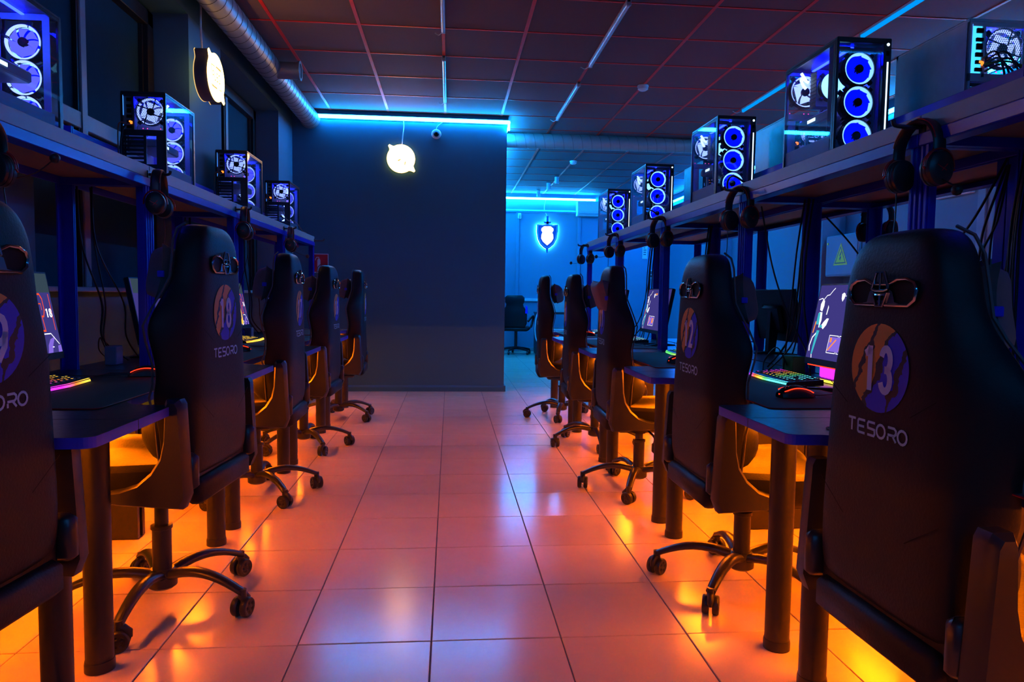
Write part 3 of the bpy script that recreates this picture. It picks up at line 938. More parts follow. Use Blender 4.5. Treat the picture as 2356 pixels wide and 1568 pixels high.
vs = [(x+.0012, y, ZT-.0265) for x, y in front]+[(x+.0012, y, ZT-.0005) for x, y in front]
n = len(front)
eb.add(vs, [(i, i+1, n+i+1, n+i) for i in range(n-1)])
DP['edge'] = eb.mesh('edge_band', 'desk_edge')
DP['led'] = MB().box(.285, .315, -.55, .55, ZT-.036, ZT-.027, .002).mesh('orange_led_strip', 'orange_strip')
def make_desk(loc, rot, label, group):
    t = thing('gaming_desk', label, 'desk', loc, rot, group)
    inst('tabletop', DP['top'], t); inst('edge_band', DP['edge'], t)['label'] = 'blue edging strip'
    for y in (-.495, .495):
        l = inst('leg', DP['leg'], t, (.655, y, 0)); inst('foot_cap', DP['cap'], l)
    for y in (-.575, .575): inst('end_panel', DP['panel'], t, (0, y, 0))
    inst('rail', DP['rail'], t)
    inst('led_strip', DP['led'], t)['label'] = 'orange light strip under the desk'
    return t
LN, RN = (19, 18, 17, 16, 15), (13, 12, 11, 10, 9)
NW = {9: 'nine', 10: 'ten', 11: 'eleven', 12: 'twelve', 13: 'thirteen', 15: 'fifteen', 16: 'sixteen', 17: 'seventeen', 18: 'eighteen', 19: 'nineteen'}
XDL, XDR = -1.62, 1.652
for k in range(5):
    yc = JY[k]+.6
    make_desk((XDL, yc, 0), 0, 'dark desk with blue edge, left row, at chair %s' % NW[LN[k]], 'left row desks')
    make_desk((XDR, yc, 0), PI, 'dark desk with blue edge, right row, at chair %s' % NW[RN[k]], 'right row desks')

# ------------------------------------------------------------------ steel racks (local: +x towards the aisle, origin under the rear edge)
def rack_parts():
    Q = {}
    def ang(s_):   # L-section post, open side inwards
        b = MB()
        b.prism([(0, 0), (.05, 0), (.05, s_*.006), (.006, s_*.006), (.006, s_*.036), (0, s_*.036)], ZT, 1.575, 'z')
        return b
    for nm, s_ in (('p', 1), ('m', -1)):
        f = MB(); f.prism([(.30, 0), (.345, 0), (.345, s_*.038), (.340, s_*.038), (.340, s_*.006), (.30, s_*.006)], ZT, 1.575, 'z')
        f.box(.346, .350, s_*.004, s_*.012, ZT+.01, 1.52).box(.346, .350, s_*.024, s_*.034, ZT+.01, 1.52)
        Q['front_post_'+nm] = f.mesh('post', 'rack_blue')
        g = MB(); g.prism([(0, 0), (.05, 0), (.05, s_*.006), (.006, s_*.006), (.006, s_*.040), (0, s_*.040)], ZT, 1.725, 'z')
        Q['rear_post_'+nm] = g.mesh('post', 'rack_blue')
    Q['board'] = MB().box(.012, .352, -.597, .597, 1.522, 1.572, .002).mesh('shelf_board', 'shelf_laminate')
    Q['under'] = MB().box(.02, .34, -.595, .595, 1.514, 1.5215).mesh('shelf_underside', 'chipboard')
    b = MB().box(.346, .356, -.597, .597, 1.486, 1.521, .002).box(.30, .346, -.597, .597, 1.486, 1.490)
    Q['lip'] = b.mesh('front_beam', 'rack_blue')
    Q['rear'] = MB().box(0, .008, -.597, .597, 1.486, 1.735, .002).mesh('rear_guard', 'rack_blue')
    Q['cross'] = MB().box(.0, .35, -.0125, .0125, 1.486, 1.5135).mesh('cross_beam', 'rack_blue')
    Q['hook'] = MB().tube(bez([(.355, -.585, 1.535), (.40, -.585, 1.535), (.435, -.585, 1.538), (.442, -.585, 1.552)], 4), .006, 8).box(.352, .357, -.597, -.573, 1.52, 1.55).mesh('headset_hook', 'black_metal', 50)
    return Q
RK = rack_parts()
def make_rack(loc, rot, label, group, hook=True, shared=True):
    t = thing('steel_rack', label, 'rack', loc, rot, group)
    for y, nm in ((-.597, 'p'), (.597, 'm')):
        inst('post', RK['front_post_'+nm], t, (0, y, 0)); inst('post', RK['rear_post_'+nm], t, (0, y, 0))
    sb = inst('shelf_board', RK['board'], t); inst('underside', RK['under'], sb)
    inst('front_beam', RK['lip'], t); inst('rear_guard', RK['rear'], t)['label'] = 'upright guard along the shelf back'
    for y in (-.5845, .5845): inst('cross_beam', RK['cross'], t, (0, y, 0))
    if hook:
        h = inst('headset_hook', RK['hook'], t)
        if rot == 0: h.location = (0, 1.17, 0)
    return t
XKL, XKR = -1.60, 1.655
for k in range(5):
    yc = JY[k]+.6
    make_rack((XKL, yc, 0), 0, 'blue steel rack unit, left row, above chair %s' % NW[LN[k]], 'left row racks')
    make_rack((XKR, yc, 0), PI, 'blue steel rack unit, right row, above chair %s' % NW[RN[k]], 'right row racks')

# ------------------------------------------------------------------ tower computers (front faces local -y, glass side -x, origin under the case)
CW, CD, CH = .21, .385, .445
def fan_meshes(tag_, r, ring_m, blade_m, hub_m='hole_black', nb=9):
    """axis along y"""
    F = {}
    b = MB()
    for k in range(4):
        a0 = PI/4+k*PI/2+.10
        b.ring(r*.90, r, -.006, .006, 12, 'y', (0, 0, 0), a0, a0+PI/2-.20) if tag_ == 'rear' else None
    if tag_ != 'rear': b.ring(r*.87, r, -.006, .006, 40, 'y')
    F['ring'] = b.mesh('light_ring', ring_m)
    b = MB()
    for k in range(nb):
        a = 2*PI*k/nb
        pts0, pts1 = [], []
        for i in range(5):
            rr = r*(.26+.60*i/4); tw = a+.35*i/4
            w = 2*PI/nb*.46
            pts0.append((rr*math.cos(tw-w), -.004, rr*math.sin(tw-w))); pts1.append((rr*math.cos(tw+w), .005, rr*math.sin(tw+w)))
        b.add(pts0+pts1, [(i, i+1, 5+i+1, 5+i) for i in range(4)])
    F['blades'] = b.mesh('fan_blades', blade_m)
    F['hub'] = MB().lathe([(r*.27, -.010), (r*.27, .008), (r*.2, .010)], 20, 'y').mesh('fan_hub', hub_m)
    f = MB()
    s = r*1.06
    f.ring(r*1.0, r*1.05, -.012, .012, 28, 'y')
    for k in range(4):
        a = PI/4+k*PI/2
        c, d = math.cos(a), math.sin(a)
        f.cyl((c*r*1.03, 0, d*r*1.03), (c*r*1.28, 0, d*r*1.28), .009, n=6)
    F['frame'] = f.mesh('fan_frame', 'pc_black')
    st = MB()
    for k in range(4):
        a = .30+k*PI/2
        c, d = math.cos(a), math.sin(a)
        ox, oz = -d*r*.14, c*r*.14
        q = .0028
        st.add([(c*r*.2+ox-d*q, .012, d*r*.2+oz+c*q), (c*r*.2+ox+d*q, .012, d*r*.2+oz-c*q), (c*r*1.0+ox+d*q, .012, d*r*1.0+oz-c*q), (c*r*1.0+ox-d*q, .012, d*r*1.0+oz+c*q)], [(0, 1, 2, 3)])
    F['struts'] = st.mesh('fan_struts', 'hole_black')
    return F
F_FRONT = fan_meshes('front', .0575, 'fan_ring', 'fan_blue')
F_REAR = fan_meshes('rear', .064, 'fan_white', 'fan_white', nb=4)
F_LILAC = fan_meshes('rear', .060, 'fan_white', 'fan_lilac', nb=7)
F_COOL = fan_meshes('cool', .056, 'cooler_cyan', 'cooler_cyan', nb=7)
backer_c = MB().disc(.0500, .0075, 32, 'y').mesh('backing_disc', 'cooler_cyan')
backer = MB().disc(.0500, .0075, 32, 'y').mesh('backing_disc', 'fan_blue')
def put_fan(parent, F, loc, back=None, struts=True, name='fan'):
    f = inst(name, F['frame'], parent, loc)
    inst('light_ring', F['ring'], f); inst('fan_blades', F['blades'], f); inst('fan_hub', F['hub'], f)
    if struts: inst('fan_struts', F['struts'], f)
    if back: inst('backing_disc', back, f)
    return f
def pc_parts(body):
    Q = {}
    x, y, t = CW/2, CD/2, .004
    Q['top'] = MB().box(-x, x, -y, y, CH-.012, CH, .003).mesh('top_panel', body)
    Q['bottom'] = MB().box(-x, x, -y, y, .012, .024, .003).mesh('bottom_panel', body)
    Q['side'] = MB().box(x-t, x, -y, y, .02, CH-.01, .001).mesh('side_panel', body)
    Q['feet'] = MB().box(-x+.02, -x+.05, -y+.03, -y+.08, 0, .012).box(x-.05, x-.02, -y+.03, -y+.08, 0, .012).box(-x+.02, -x+.05, y-.08, y-.03, 0, .012).box(x-.05, x-.02, y-.08, y-.03, 0, .012).mesh('feet', 'black_plastic')
    Q['glass'] = MB().box(-x-.001, -x+.003, -y+.004, y-.004, .022, CH-.012).mesh('glass_side', 'pc_glass')
    b = MB()
    b.box(-x-.001, -x+.006, -y, -y+.012, .02, CH-.012).box(-x-.001, -x+.006, y-.010, y, .02, CH-.012).box(-x-.001, -x+.006, -y, y, .018, .026).box(-x-.001, -x+.006, -y, y, CH-.022, CH-.012)
    Q['glass_frame'] = b.mesh('side_frame', body)
    # front: frame, tinted glass, light bar
    b = MB().box(-x, -x+.010, -y-.012, -y+.004, .012, CH, .002).box(x-.030, x, -y-.012, -y+.004, .012, CH, .002).box(-x, x, -y-.012, -y+.004, CH-.018, CH, .002).box(-x, x, -y-.012, -y+.004, .012, .026, .002)
    Q['front'] = b.mesh('front_frame', body)
    Q['front_glass'] = MB().box(-x+.009, x-.028, -y-.011, -y-.008, .024, CH-.016).mesh('front_glass', 'pc_front_glass')
    Q['bar'] = MB().box(x-.0165, x-.0115, -y-.0135, -y-.0115, .03, CH-.085).mesh('light_bar', 'led_white')
    b = MB().lathe([(.0055, -y-.0135), (.0055, -y-.012)], 14, 'y', (x-.0145, 0, CH-.022))
    Q['power'] = b.mesh('power_button', 'led_white')
    Q['port'] = MB().box(x-.021, x-.008, -y-.0132, -y-.0118, CH-.062, CH-.045, .001).mesh('front_port', 'hole_black')
    # rear plate with openings
    b = MB()
    zt = CH-.012
    b.box(-x, x, y-t, y, CH-.025, zt).box(-x, -x+.012, y-t, y, .02, zt).box(x-.012, x, y-t, y, .02, zt)
    b.box(-x, x, y-t, y, .235, .262).box(x-.062, x-.05, y-t, y, .25, zt).box(-x, x, y-t, y, .088, .098).box(-.012, .000, y-t, y, .098, .24).box(-x, -.06, y-t, y, .098, .24)
    Q['rear'] = b.mesh('rear_frame', body)
    li = MB(); li.v = [(px, py-.005, pz) for px, py, pz in b.v]; li.f = list(b.f)  # pale plates added inside the case to catch the blue light
    li.box(-x+.006, -x+.030, -y+.050, -y+.053, .10, CH-.02).box(.064, x-.02, -y+.050, -y+.053, .10, CH-.02).box(-x+.006, x-.02, -y+.050, -y+.053, CH-.034, CH-.013)
    Q['catch_plates'] = li.mesh('light_catch_plates', 'pc_inner')
    b = MB()
    for k in range(7): b.box(-.002, x-.012, y-t, y+.001, .101+k*.0195, .1115+k*.0195)
    Q['slots'] = b.mesh('slot_covers', 'pc_black')
    b = MB().box(-x+.012, x-.012, y-.006, y-.001, .026, .088)
    Q['psu'] = b.mesh('power_supply', 'pc_black')
    # hex guard in front of the rear fan: three families of fine bars
    b = MB(); cx, cz, rr = -.030, .352, .070
    for k in range(-10, 11):
        o = k*.0068
        h = math.sqrt(max(0, rr*rr-o*o))
        for a in (0, PI/3, 2*PI/3):
            c, d = math.cos(a), math.sin(a); q = .00075
            P_ = lambda s_, w: (cx+c*s_-d*(o+w), y+.001, cz+d*s_+c*(o+w))
            b.add([P_(-h, -q), P_(h, -q), P_(h, q), P_(-h, q)], [(0, 1, 2, 3)])
    Q['guard'] = b.mesh('hex_guard', body)
    b = MB()
    for k, (zz, h, w) in enumerate(((.405, .016, .02), (.375, .012, .022), (.352, .02, .018), (.325, .014, .022), (.30, .012, .02), (.275, .012, .022))):
        b.box(x-.043-w/2, x-.043+w/2+.004, y-.010, y+.002, zz-h/2, zz+h/2, .001)
    Q['io'] = MB().box(x-.05, x-.012, y-.014, y-.004, .262, zt).mesh('port_plate', 'adapter_grey' if body == 'pc_black' else 'io_painted_cyan')
    Q['ports'] = b.mesh('ports', 'hole_black')
    Q['io_lights'] = MB().box(x-.0135, x-.0120, y-.003, y+.0005, .33, .425).box(x-.0135, x-.0120, y-.003, y+.0005, .265, .285).mesh('port_lights', 'led_blue')
    Q['lan'] = MB().box(x-.056, x-.046, y, y+.006, .288, .302, .002).box(x-.050, x-.040, y, y+.004, .296, .304, .001).mesh('network_light', 'led_orange')
    Q['pink'] = MB().box(-.002, .002, y+.0005, y+.002, .266, .270).box(-.022, -.018, y+.0005, y+.002, .266, .270).box(-.084, -.080, y+.0005, y+.002, .266, .270).mesh('status_lights', 'led_pink')
    # inside
    Q['tray'] = MB().box(x-.022, x-.018, -y+.02, y-.01, .09, CH-.015).mesh('board_tray', 'pc_inner')
    Q['shroud'] = MB().box(-x+.006, x-.018, -y+.03, y-.012, .026, .098, .002).mesh('supply_shroud', 'pc_inner')
    b = MB().box(x-.03, x-.022, -.02, y-.02, .16, CH-.03)
    for k in range(3): b.box(x-.045, x-.03, -.01+k*.012, -.004+k*.012, .27, .40)
    b.box(x-.05, x-.03, .02, .15, .385, .42, .004).box(x-.055, x-.03, .14, .17, .25, .42, .004)
    Q['board'] = b.mesh('main_board', 'pc_board')
    Q['strip'] = MB().box(-.018, -.006, -y+.05, y-.05, CH-.018, CH-.014).mesh('added_inner_light', 'inner_fill_blue')  # added emitter that colours the case interior blue
    Q['ram'] = MB().box(x-.046, x-.044, -.012, .022, .285, .40).mesh('memory_lights', 'led_blue')
    b = MB().box(-.055, x-.03, -.11, y-.02, .185, .225, .006)
    Q['card'] = b.mesh('graphics_card', 'pc_board')
    Q['card_light'] = MB().box(-.057, -.054, .03, .09, .20, .212).mesh('card_light', 'led_white')
    b = MB().box(-.045, x-.04, .050, .10, .262, .405, .002)
    for k in range(10): b.box(-.047, x-.038, .049, .101, .268+k*.0145, .270+k*.0145)
    Q['cooler'] = b.mesh('cooler_tower', 'pc_board')
    b = MB().tube(bez([(-.05, .105, .37), (-.075, .12, .39), (-.07, .11, .36), (-.06, .105, .345)], 4), .006, 6).tube(bez([(-.06, .105, .375), (-.085, .1, .405)], 3), .006, 6)
    Q['loom'] = b.mesh('lit_cable', 'led_white')
    return Q
PCB, PCW = pc_parts('pc_black'), pc_parts('pc_white')
def make_pc(loc, rot, label, group, Q=None, card='led_white', rear_struts=True, lan=True):
    Q = Q or PCB
    y = CD/2
    t = thing('tower_computer', label, 'computer', loc, rot, group)
    for nm in ('top', 'bottom', 'side', 'feet', 'tray', 'shroud', 'card', 'cooler', 'psu', 'slots', 'strip', 'catch_plates'): inst(Q[nm].name.split('.')[0], Q[nm], t)
    g = inst('glass_side', Q['glass'], t); inst('side_frame', Q['glass_frame'], g)
    fr = inst('front_frame', Q['front'], t)
    for nm in ('front_glass', 'bar', 'power', 'port'): inst(Q[nm].name.split('.')[0], Q[nm], fr)
    rf = inst('rear_frame', Q['rear'], t)
    for nm in ('guard', 'io', 'ports', 'io_lights', 'pink') + (('lan',) if lan else ()): inst(Q[nm].name.split('.')[0], Q[nm], rf)
    bd = inst('main_board', Q['board'], t); inst('memory_lights', Q['ram'], bd); inst('card_light', Q['card_light'], bd); inst('lit_cable', Q['loom'], bd)
    for k in range(3):
        put_fan(t, F_FRONT, (-.006, -y+.014, .338-.1215*k), backer, False, 'front_fan')
        f2 = inst('inner_fan', F_LILAC['frame'], t, (-.006, -y+.034, .338-.1215*k), (0, .5+k*.9, 0))
        inst('light_ring', F_LILAC['ring'], f2, (0, .006, 0)); inst('fan_blades', F_LILAC['blades'], f2, (0, .006, 0)); inst('fan_hub', F_LILAC['hub'], f2, (0, .006, 0))
    put_fan(t, F_REAR, (-.030, y-.018, .352), None, rear_struts, 'rear_fan')
    cf = put_fan(t, F_COOL, (.018, .036, .335), backer_c, False, 'cooler_fan')
    return t
PCZ = 1.572
for n, (y, k) in enumerate(((2.31, 'cut off at the picture edge'), (3.63, 'nearest fully seen'), (5.02, 'middle of three fully seen'), (6.31, 'farthest of the row'))):
    make_pc((-1.489, y+CD/2, PCZ), PI, 'black tower computer on left rack with lit rear fan, %s' % k, 'left row computers')
for n, (x, y, k) in enumerate(((1.40, 1.245, 'cut off at the picture corner'), (1.405, 2.53, 'nearest fully seen'), (1.398, 3.67, 'second fully seen'), (1.40, 5.05, 'third fully seen'), (1.40, 6.27, 'farthest of the row'))):
    make_pc((x+CW/2, y+CD/2+.012, PCZ), 0, 'black tower computer on right rack with lit front rings, %s' % k, 'right row computers')

# second row behind the right racks, back to back
XK2 = 1.672
for k in range(4):
    yc = JY[k]+.72
    make_rack((XK2, yc, 0), 0, 'blue steel rack unit of the back-to-back row, %s along it' % ('first', 'second', 'third', 'fourth')[k], 'second row racks', hook=False)
    make_desk((1.672, yc, 0), 0, 'dark desk of the row behind the right racks, %s along it' % ('first', 'second', 'third', 'fourth')[k], 'second row desks')
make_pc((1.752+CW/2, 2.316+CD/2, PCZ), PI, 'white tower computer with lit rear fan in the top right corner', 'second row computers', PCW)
make_pc((1.752+CW/2, 3.60+CD/2, PCZ), PI, 'tower computer side panel behind the nearest right computer', 'second row computers')
make_pc((1.752+CW/2, 4.85+CD/2, PCZ), PI, 'tower computer side panel behind the third right computer', 'second row computers')

# ------------------------------------------------------------------ headsets (local: cups along +-y, hangs from z=0, origin at the inside top of the band)
def headset_parts():
    Q = {}
    def band_pt(a, r): return (0, r*math.sin(a)*.078/.078, -.088+r*math.cos(a)*1.0)
    rings = []
    for i in range(25):
        a = -1.75+3.5*i/24
        cy, cz = .082*math.sin(a), -.085+.085*math.cos(a)*1.0
        if abs(a) > PI/2: cz = -.085-(abs(a)-PI/2)*.085; cy = math.copysign(.082, a)
        ny, nz = math.sin(a), math.cos(a)
        if abs(a) > PI/2: ny, nz = math.copysign(1, a), 0
        w = .021; h = .009 if abs(a) < 1.2 else .0075
        rings.append([(w*math.cos(q)*(1 if True else 1), cy+ny*h*math.sin(q), cz+nz*h*math.sin(q)) for q in [2*PI*j/12 for j in range(12)]])
    Q['band'] = MB().loft(rings, caps=True).mesh('headband', 'headset_black', 60)
    b = MB()
    for s_ in (1, -1):
        for dx in (-.018, .018):
            b.tube([(dx, .088*math.sin(a)*s_, -.083+.088*math.cos(a)) for a in [0.15+k*.15 for k in range(9)]], .0016, 5)
    Q['line'] = b.mesh('band_trim', 'headset_red', 60)
    for s_, nm in ((1, 'a'), (-1, 'b')):
        b = MB(); zc = -.152
        rings = []
        for h, r in ((.052, .036), (.054, .041), (.062, .0425), (.066, .040), (.068, .0425), (.076, .0435), (.080, .041), (.082, .0425), (.094, .0415), (.100, .034), (.102, .018), (.1025, .004)):
            rings.append([(r*math.cos(a)*.96, s_*h, zc+r*math.sin(a)*1.16) for a in [2*PI*j/28 for j in range(28)]])
        b.loft(rings, caps=True)
        Q['cup_'+nm] = b.mesh('ear_cup', 'headset_black', 40)
        y = MB()
        for dy in (.078, .086):
            pts = [(.048*math.cos(a), s_*(dy+.004*math.sin(a)), zc+.056*math.sin(a)) for a in [PI*(.02+.96*k/16) for k in range(17)]]
            y.tube(pts, .0026, 6)
        for sx in (1, -1):
            y.tube([(sx*.047, s_*.078, zc+.004), (sx*.048, s_*.087, zc-.004)], .0032, 6)
            y.tube([(sx*.020, s_*.082, zc+.052), (sx*.012, s_*.082, zc+.068), (sx*.010, s_*.082, zc+.080)], .003, 6)
        Q['yoke_'+nm] = y.mesh('yoke', 'headset_red', 60)
        m_ = MB(); fn = lambda u, v: (u, s_*.1030, zc+v)
        ribbon(m_, [(-.014, .004), (.010, -.008)], .003, fn); ribbon(m_, [(.012, .010), (-.006, -.010)], .003, fn); ribbon(m_, [(-.02, .008), (-.006, .0)], .002, fn)
        Q['mark_'+nm] = m_.mesh('cup_mark', 'headset_red')
    return Q
HS = headset_parts()
def make_headset(loc, rz, label, group, mic=None, cable=True):
    t = thing('headset', label, 'headset', loc, rz, group)
    t.scale = (.92,)*3
    bd = inst('headband', HS['band'], t); inst('band_trim', HS['line'], bd)['label'] = 'red trim line'
    for s_ in 'ab':
        c = inst('ear_cup', HS['cup_'+s_], t); inst('cup_mark', HS['mark_'+s_], c); inst('yoke', HS['yoke_'+s_], c)['label'] = 'red wire yoke'
    if mic:
        # mic: end point of the boom in local coordinates, from the -y cup
        s_ = mic[3]
        p0 = (0, s_*.088, -.180)
        p1 = mic[:3]
        mid = tuple((a+b)/2+d for a, b, d in zip(p0, p1, (0, s_*.02, -.008)))
        b = inst('mic_boom', MB().tube(bez([p0, mid, p1], 6), .0022, 6).mesh('mic_boom', 'cable_black', 60), t)
        inst('mic_foam', MB().lathe([(.001, -.016), (.010, -.013), (.0145, -.004), (.0145, .005), (.009, .013), (.001, .016)], 14).mesh('mic_foam', 'headset_black', 60), b, p1)
    if cable:
        inst('cable', MB().tube(bez([(.0, .086, -.2), (.0, .088, -.30), (-.04, .07, -.48), (-.08, .06, -.62), (-.10, .06, -.80)], 6), .0022, 5).mesh('cable', 'cable_black', 60), t)
    return t
HZ = 1.548
make_headset((1.285, 1.87, HZ), R(5), 'red and black headset hanging nearest on the right racks, above chair thirteen', 'hanging headsets', (-.005, -.16, -.225, -1))
make_headset((1.285, 3.08, HZ), R(15), 'red and black headset hanging on the right racks, above chair twelve', 'hanging headsets', None)
make_headset((1.285, 4.28, HZ), R(20), 'red and black headset hanging on the right racks, above chair eleven', 'hanging headsets', None)
make_headset((1.285, 5.48, HZ), R(24), 'red and black headset with straight mic, second from the right racks end', 'hanging headsets', (-.03, .22, -.185, 1))
make_headset((1.285, 6.66, HZ), R(27), 'red and black headset with straight mic at the far end of the right racks', 'hanging headsets', (-.03, .21, -.185, 1))
make_headset((-1.20, 3.07, HZ), R(10), 'black headset with red yoke at the left rack post beside chair eighteen', 'hanging headsets', None)
make_headset((-1.20, 4.30, HZ), R(8), 'black headset with red yoke at the left rack post between chairs eighteen and seventeen', 'hanging headsets', None)
make_headset((-1.20, 5.50, HZ), R(7), 'black headset with red yoke at the left rack end post above chair seventeen', 'hanging headsets', (.13, .0, -.235, -1))
make_headset((-1.24, 2.00, HZ-.03), R(-12), 'headset at the left edge, only its round mic in view', 'hanging headsets', (.10, .17, -.10, 1))
make_headset((2.06, 3.28, HZ-.02), R(20), 'grey cupped headset hanging on the second row behind the right racks', 'hanging headsets', None)

# ------------------------------------------------------------------ monitors (local: screen faces +x, origin on the desk under the screen)
def monitor_parts():
    Q = {}
    W, H, z0 = .27, .315, .085
    tl = R(11)
    M_ = Matrix.Translation((0, 0, z0)) @ Matrix.Rotation(-tl, 4, 'Y')
    Q['M'] = M_
    b = MB().box(-.022, -.002, -W, W, 0, H, .004)
    b.box(-.002, .002, -W, W, 0, .024).box(-.002, .002, -W, W, H-.006, H).box(-.002, .002, -W, -W+.006, 0, H).box(-.002, .002, W-.006, W, 0, H)
    Q['shell'] = b.xf(M_).mesh('shell', 'black_plastic', 30)
    Q['hump'] = MB().box(-.050, -.02, -.12, .12, .06, .22, .02).xf(M_).mesh('rear_housing', 'black_plastic', 40)
    Q['stand'] = MB().prism([(-.095, 0), (-.05, 0), (-.03, .20), (-.06, .27), (-.085, .27)], -.022, .022, 'y').mesh('stand', 'black_plastic')
    b = MB()
    for a in (-42, 42, 180):
        c, d = math.cos(R(a)), math.sin(R(a)); L = .19 if a != 180 else .10
        b.loft([[(-.07-d*.02, c*.02, 0), (-.07+d*.02, -c*.02, 0), (-.07+d*.02, -c*.02, .018), (-.07-d*.02, c*.02, .018)],
                [(-.07+c*L-d*.012, d*L+c*.012, 0), (-.07+c*L+d*.012, d*L-c*.012, 0), (-.07+c*L+d*.012, d*L-c*.012, .007), (-.07+c*L-d*.012, d*L+c*.012, .007)]], caps=True)
    Q['foot'] = b.mesh('stand_foot', 'black_plastic')
    Q['under'] = MB().box(-.018, -.004, -W+.02, W-.02, -.004, 0).xf(M_).mesh('under_light', 'led_red')
    Q['W'], Q['H'] = W-.006, H
    return Q
MO = monitor_parts()
def screen_mesh(name, m, fill):
    """fill(b, P) draws into b; P(u, v) maps u in 0..1 (viewer's left to right), v in 0..1 (bottom to top)"""
    b = MB()
    W, H = MO['W'], MO['H']
    lev = fill.__defaults__[0] if fill.__defaults__ else .0026
    def P(u, v): return (lev, -W+2*W*u, .024+(H-.030)*v)
    fill(b, (lambda u, v: P(u*.56, v)) if fill.__name__.startswith('fA') else (lambda u, v: P(.66+.34*u, v)) if fill.__name__.startswith('fB') else P)
    return b.xf(MO['M']).mesh(name, m)
def poly(b, P, pts): b.add([P(*p) for p in pts], [tuple(range(len(pts)))])
def sc_bg(b, P): poly(b, P, [(0, 0), (1, 0), (1, 1), (0, 1)])
SCR = {}
SCR['navy'] = screen_mesh('picture', 'scr_navy', sc_bg)
SCR['deep'] = screen_mesh('picture', 'scr_deep', sc_bg)
SCR['grey'] = screen_mesh('picture', 'scr_grey', sc_bg)
def layer(m, fn): return screen_mesh('picture_layer', m, fn)
def on(P): return lambda u, v: tuple(a+d for a, d in zip(P(u, v), (.0004, 0, 0)))
def on2(P): return lambda u, v: tuple(a+d for a, d in zip(P(u, v), (.0008, 0, 0)))
# wallpaper A: night scene with a pale walking figure, lightning and small panels (figure on the viewer's left)
def fA1(b, P):
    P = on(P)
    ribbon(b, [(.02, .80), (.10, .82), (.14, .80), (.20, .86), (.26, .87), (.32, .93), (.36, .96)], .012, P)
    poly(b, P, [(.10, .66), (.16, .64), (.18, .72), (.17, .79), (.12, .80), (.09, .74)])
    poly(b, P, [(.10, .63), (.17, .63), (.19, .52), (.17, .42), (.15, .42), (.14, .52)])
    poly(b, P, [(.20, .44), (.27, .40), (.33, .46), (.36, .55), (.31, .55), (.25, .50)])
    ribbon(b, [(.15, .36), (.06, .28), (.03, .16), (.05, .09)], .02, P)
    ribbon(b, [(.12, .06), (.14, .0)], .016, P); ribbon(b, [(.16, .28), (.13, .10)], .012, P)
    poly(b, P, [(.27, .60), (.29, .60), (.30, .70), (.28, .73)])
    for x0, x1 in ((.60, .78),): ribbon(b, [(x0, .855), (x1, .855)], .008, P)
    for (a, c) in ((.47, .67), (.70, .90)): ribbon(b, [(a, .10), (c, .10), (c, .33), (a, .33)], .010, P, True)
    poly(b, P, [(.54, .88), (.58, .90), (.62, .88), (.61, .82), (.58, .78), (.55, .82)])
def fA2(b, P):
    P = on2(P)
    poly(b, P, [(.08, .62), (.13, .62), (.15, .46), (.08, .46)]); poly(b, P, [(.13, .38), (.20, .38), (.18, .28), (.14, .05), (.11, .05), (.12, .26)])
    poly(b, P, [(.17, .42), (.24, .42), (.24, .45), (.17, .46)])
def fA3(b, P):
    P = on2(P)
    poly(b, P, [(.485, .12), (.885, .12), (.885, .31), (.485, .31)])
def fA4(b, P):
    P = lambda u, v, q=on2(P): tuple(x+d for x, d in zip(q(u, v), (.0004, 0, 0)))
    ribbon(b, [(.49, .13), (.56, .2), (.64, .28)], .02, P); poly(b, P, [(.50, .24), (.54, .24), (.54, .30), (.50, .30)])
    poly(b, P, [(.74, .14), (.80, .18), (.86, .15), (.84, .28), (.76, .29)]); poly(b, P, [(.66, .87), (.80, .87), (.80, .90), (.66, .90)])
    ribbon(b, [(.07, .50), (.05, .34)], .02, P)
SCR['A'] = [('scr_white', fA1), ('scr_teal', fA2), ('scr_violet', fA3), ('scr_orange', fA4)]
# wallpaper B: orange pointed emblem, outlined capitals and the seat number
def fB1(b, P):
    P = on(P)
    poly(b, P, [(.18, .80), (.23, .62), (.30, .42), (.33, .22), (.30, .06), (.17, .0), (.06, .05), (.04, .22), (.07, .30), (.17, .12), (.25, .25), (.24, .45)])
def fB2(b, P):
    P = on(P)
    ribbon(b, [(.44, .28), (.42, .74), (.62, .74), (.68, .68), (.68, .54), (.62, .46), (.56, .46), (.58, .28)], .022, P, True)
    ribbon(b, [(.92, .74), (.92, .28)], .018, P); ribbon(b, [(.50, .62), (.60, .62), (.60, .54)], .014, P)
def fB3(b, P):
    P = on2(P)
    ribbon(b, [(.10, .34), (.13, .50), (.20, .50), (.21, .30), (.16, .20)], .018, P, True)
    ribbon(b, [(.0, .10), (.04, .02)], .02, P); ribbon(b, [(.34, .10), (.40, .08), (.34, .03), (.2, .0)], .024, P)
    ribbon(b, [(.48, .24), (.72, .24), (.94, .10)], .014, P); ribbon(b, [(.68, .07), (.74, .07)], .012, P)
def fB4(b, P):
    P = on(P)
    poly(b, P, [(.50, .0), (.66, .0), (.72, .10), (.84, .20), (.66, .17), (.56, .10)]); poly(b, P, [(.86, .0), (.99, .0), (.99, .09), (.88, .08)])
def fB5(b, P):
    P = on(P)
    poly(b, P, [(-1.9, .76), (1, .76), (1, 1), (-1.9, 1)])
SCR['B'] = [('scr_yellow', fB1), ('scr_orange_line', fB2), ('scr_white', fB3), ('scr_violet', fB4), ('scr_grey', fB5)]
for k in 'AB': SCR[k] = [layer(m, fn) for m, fn in SCR[k]]
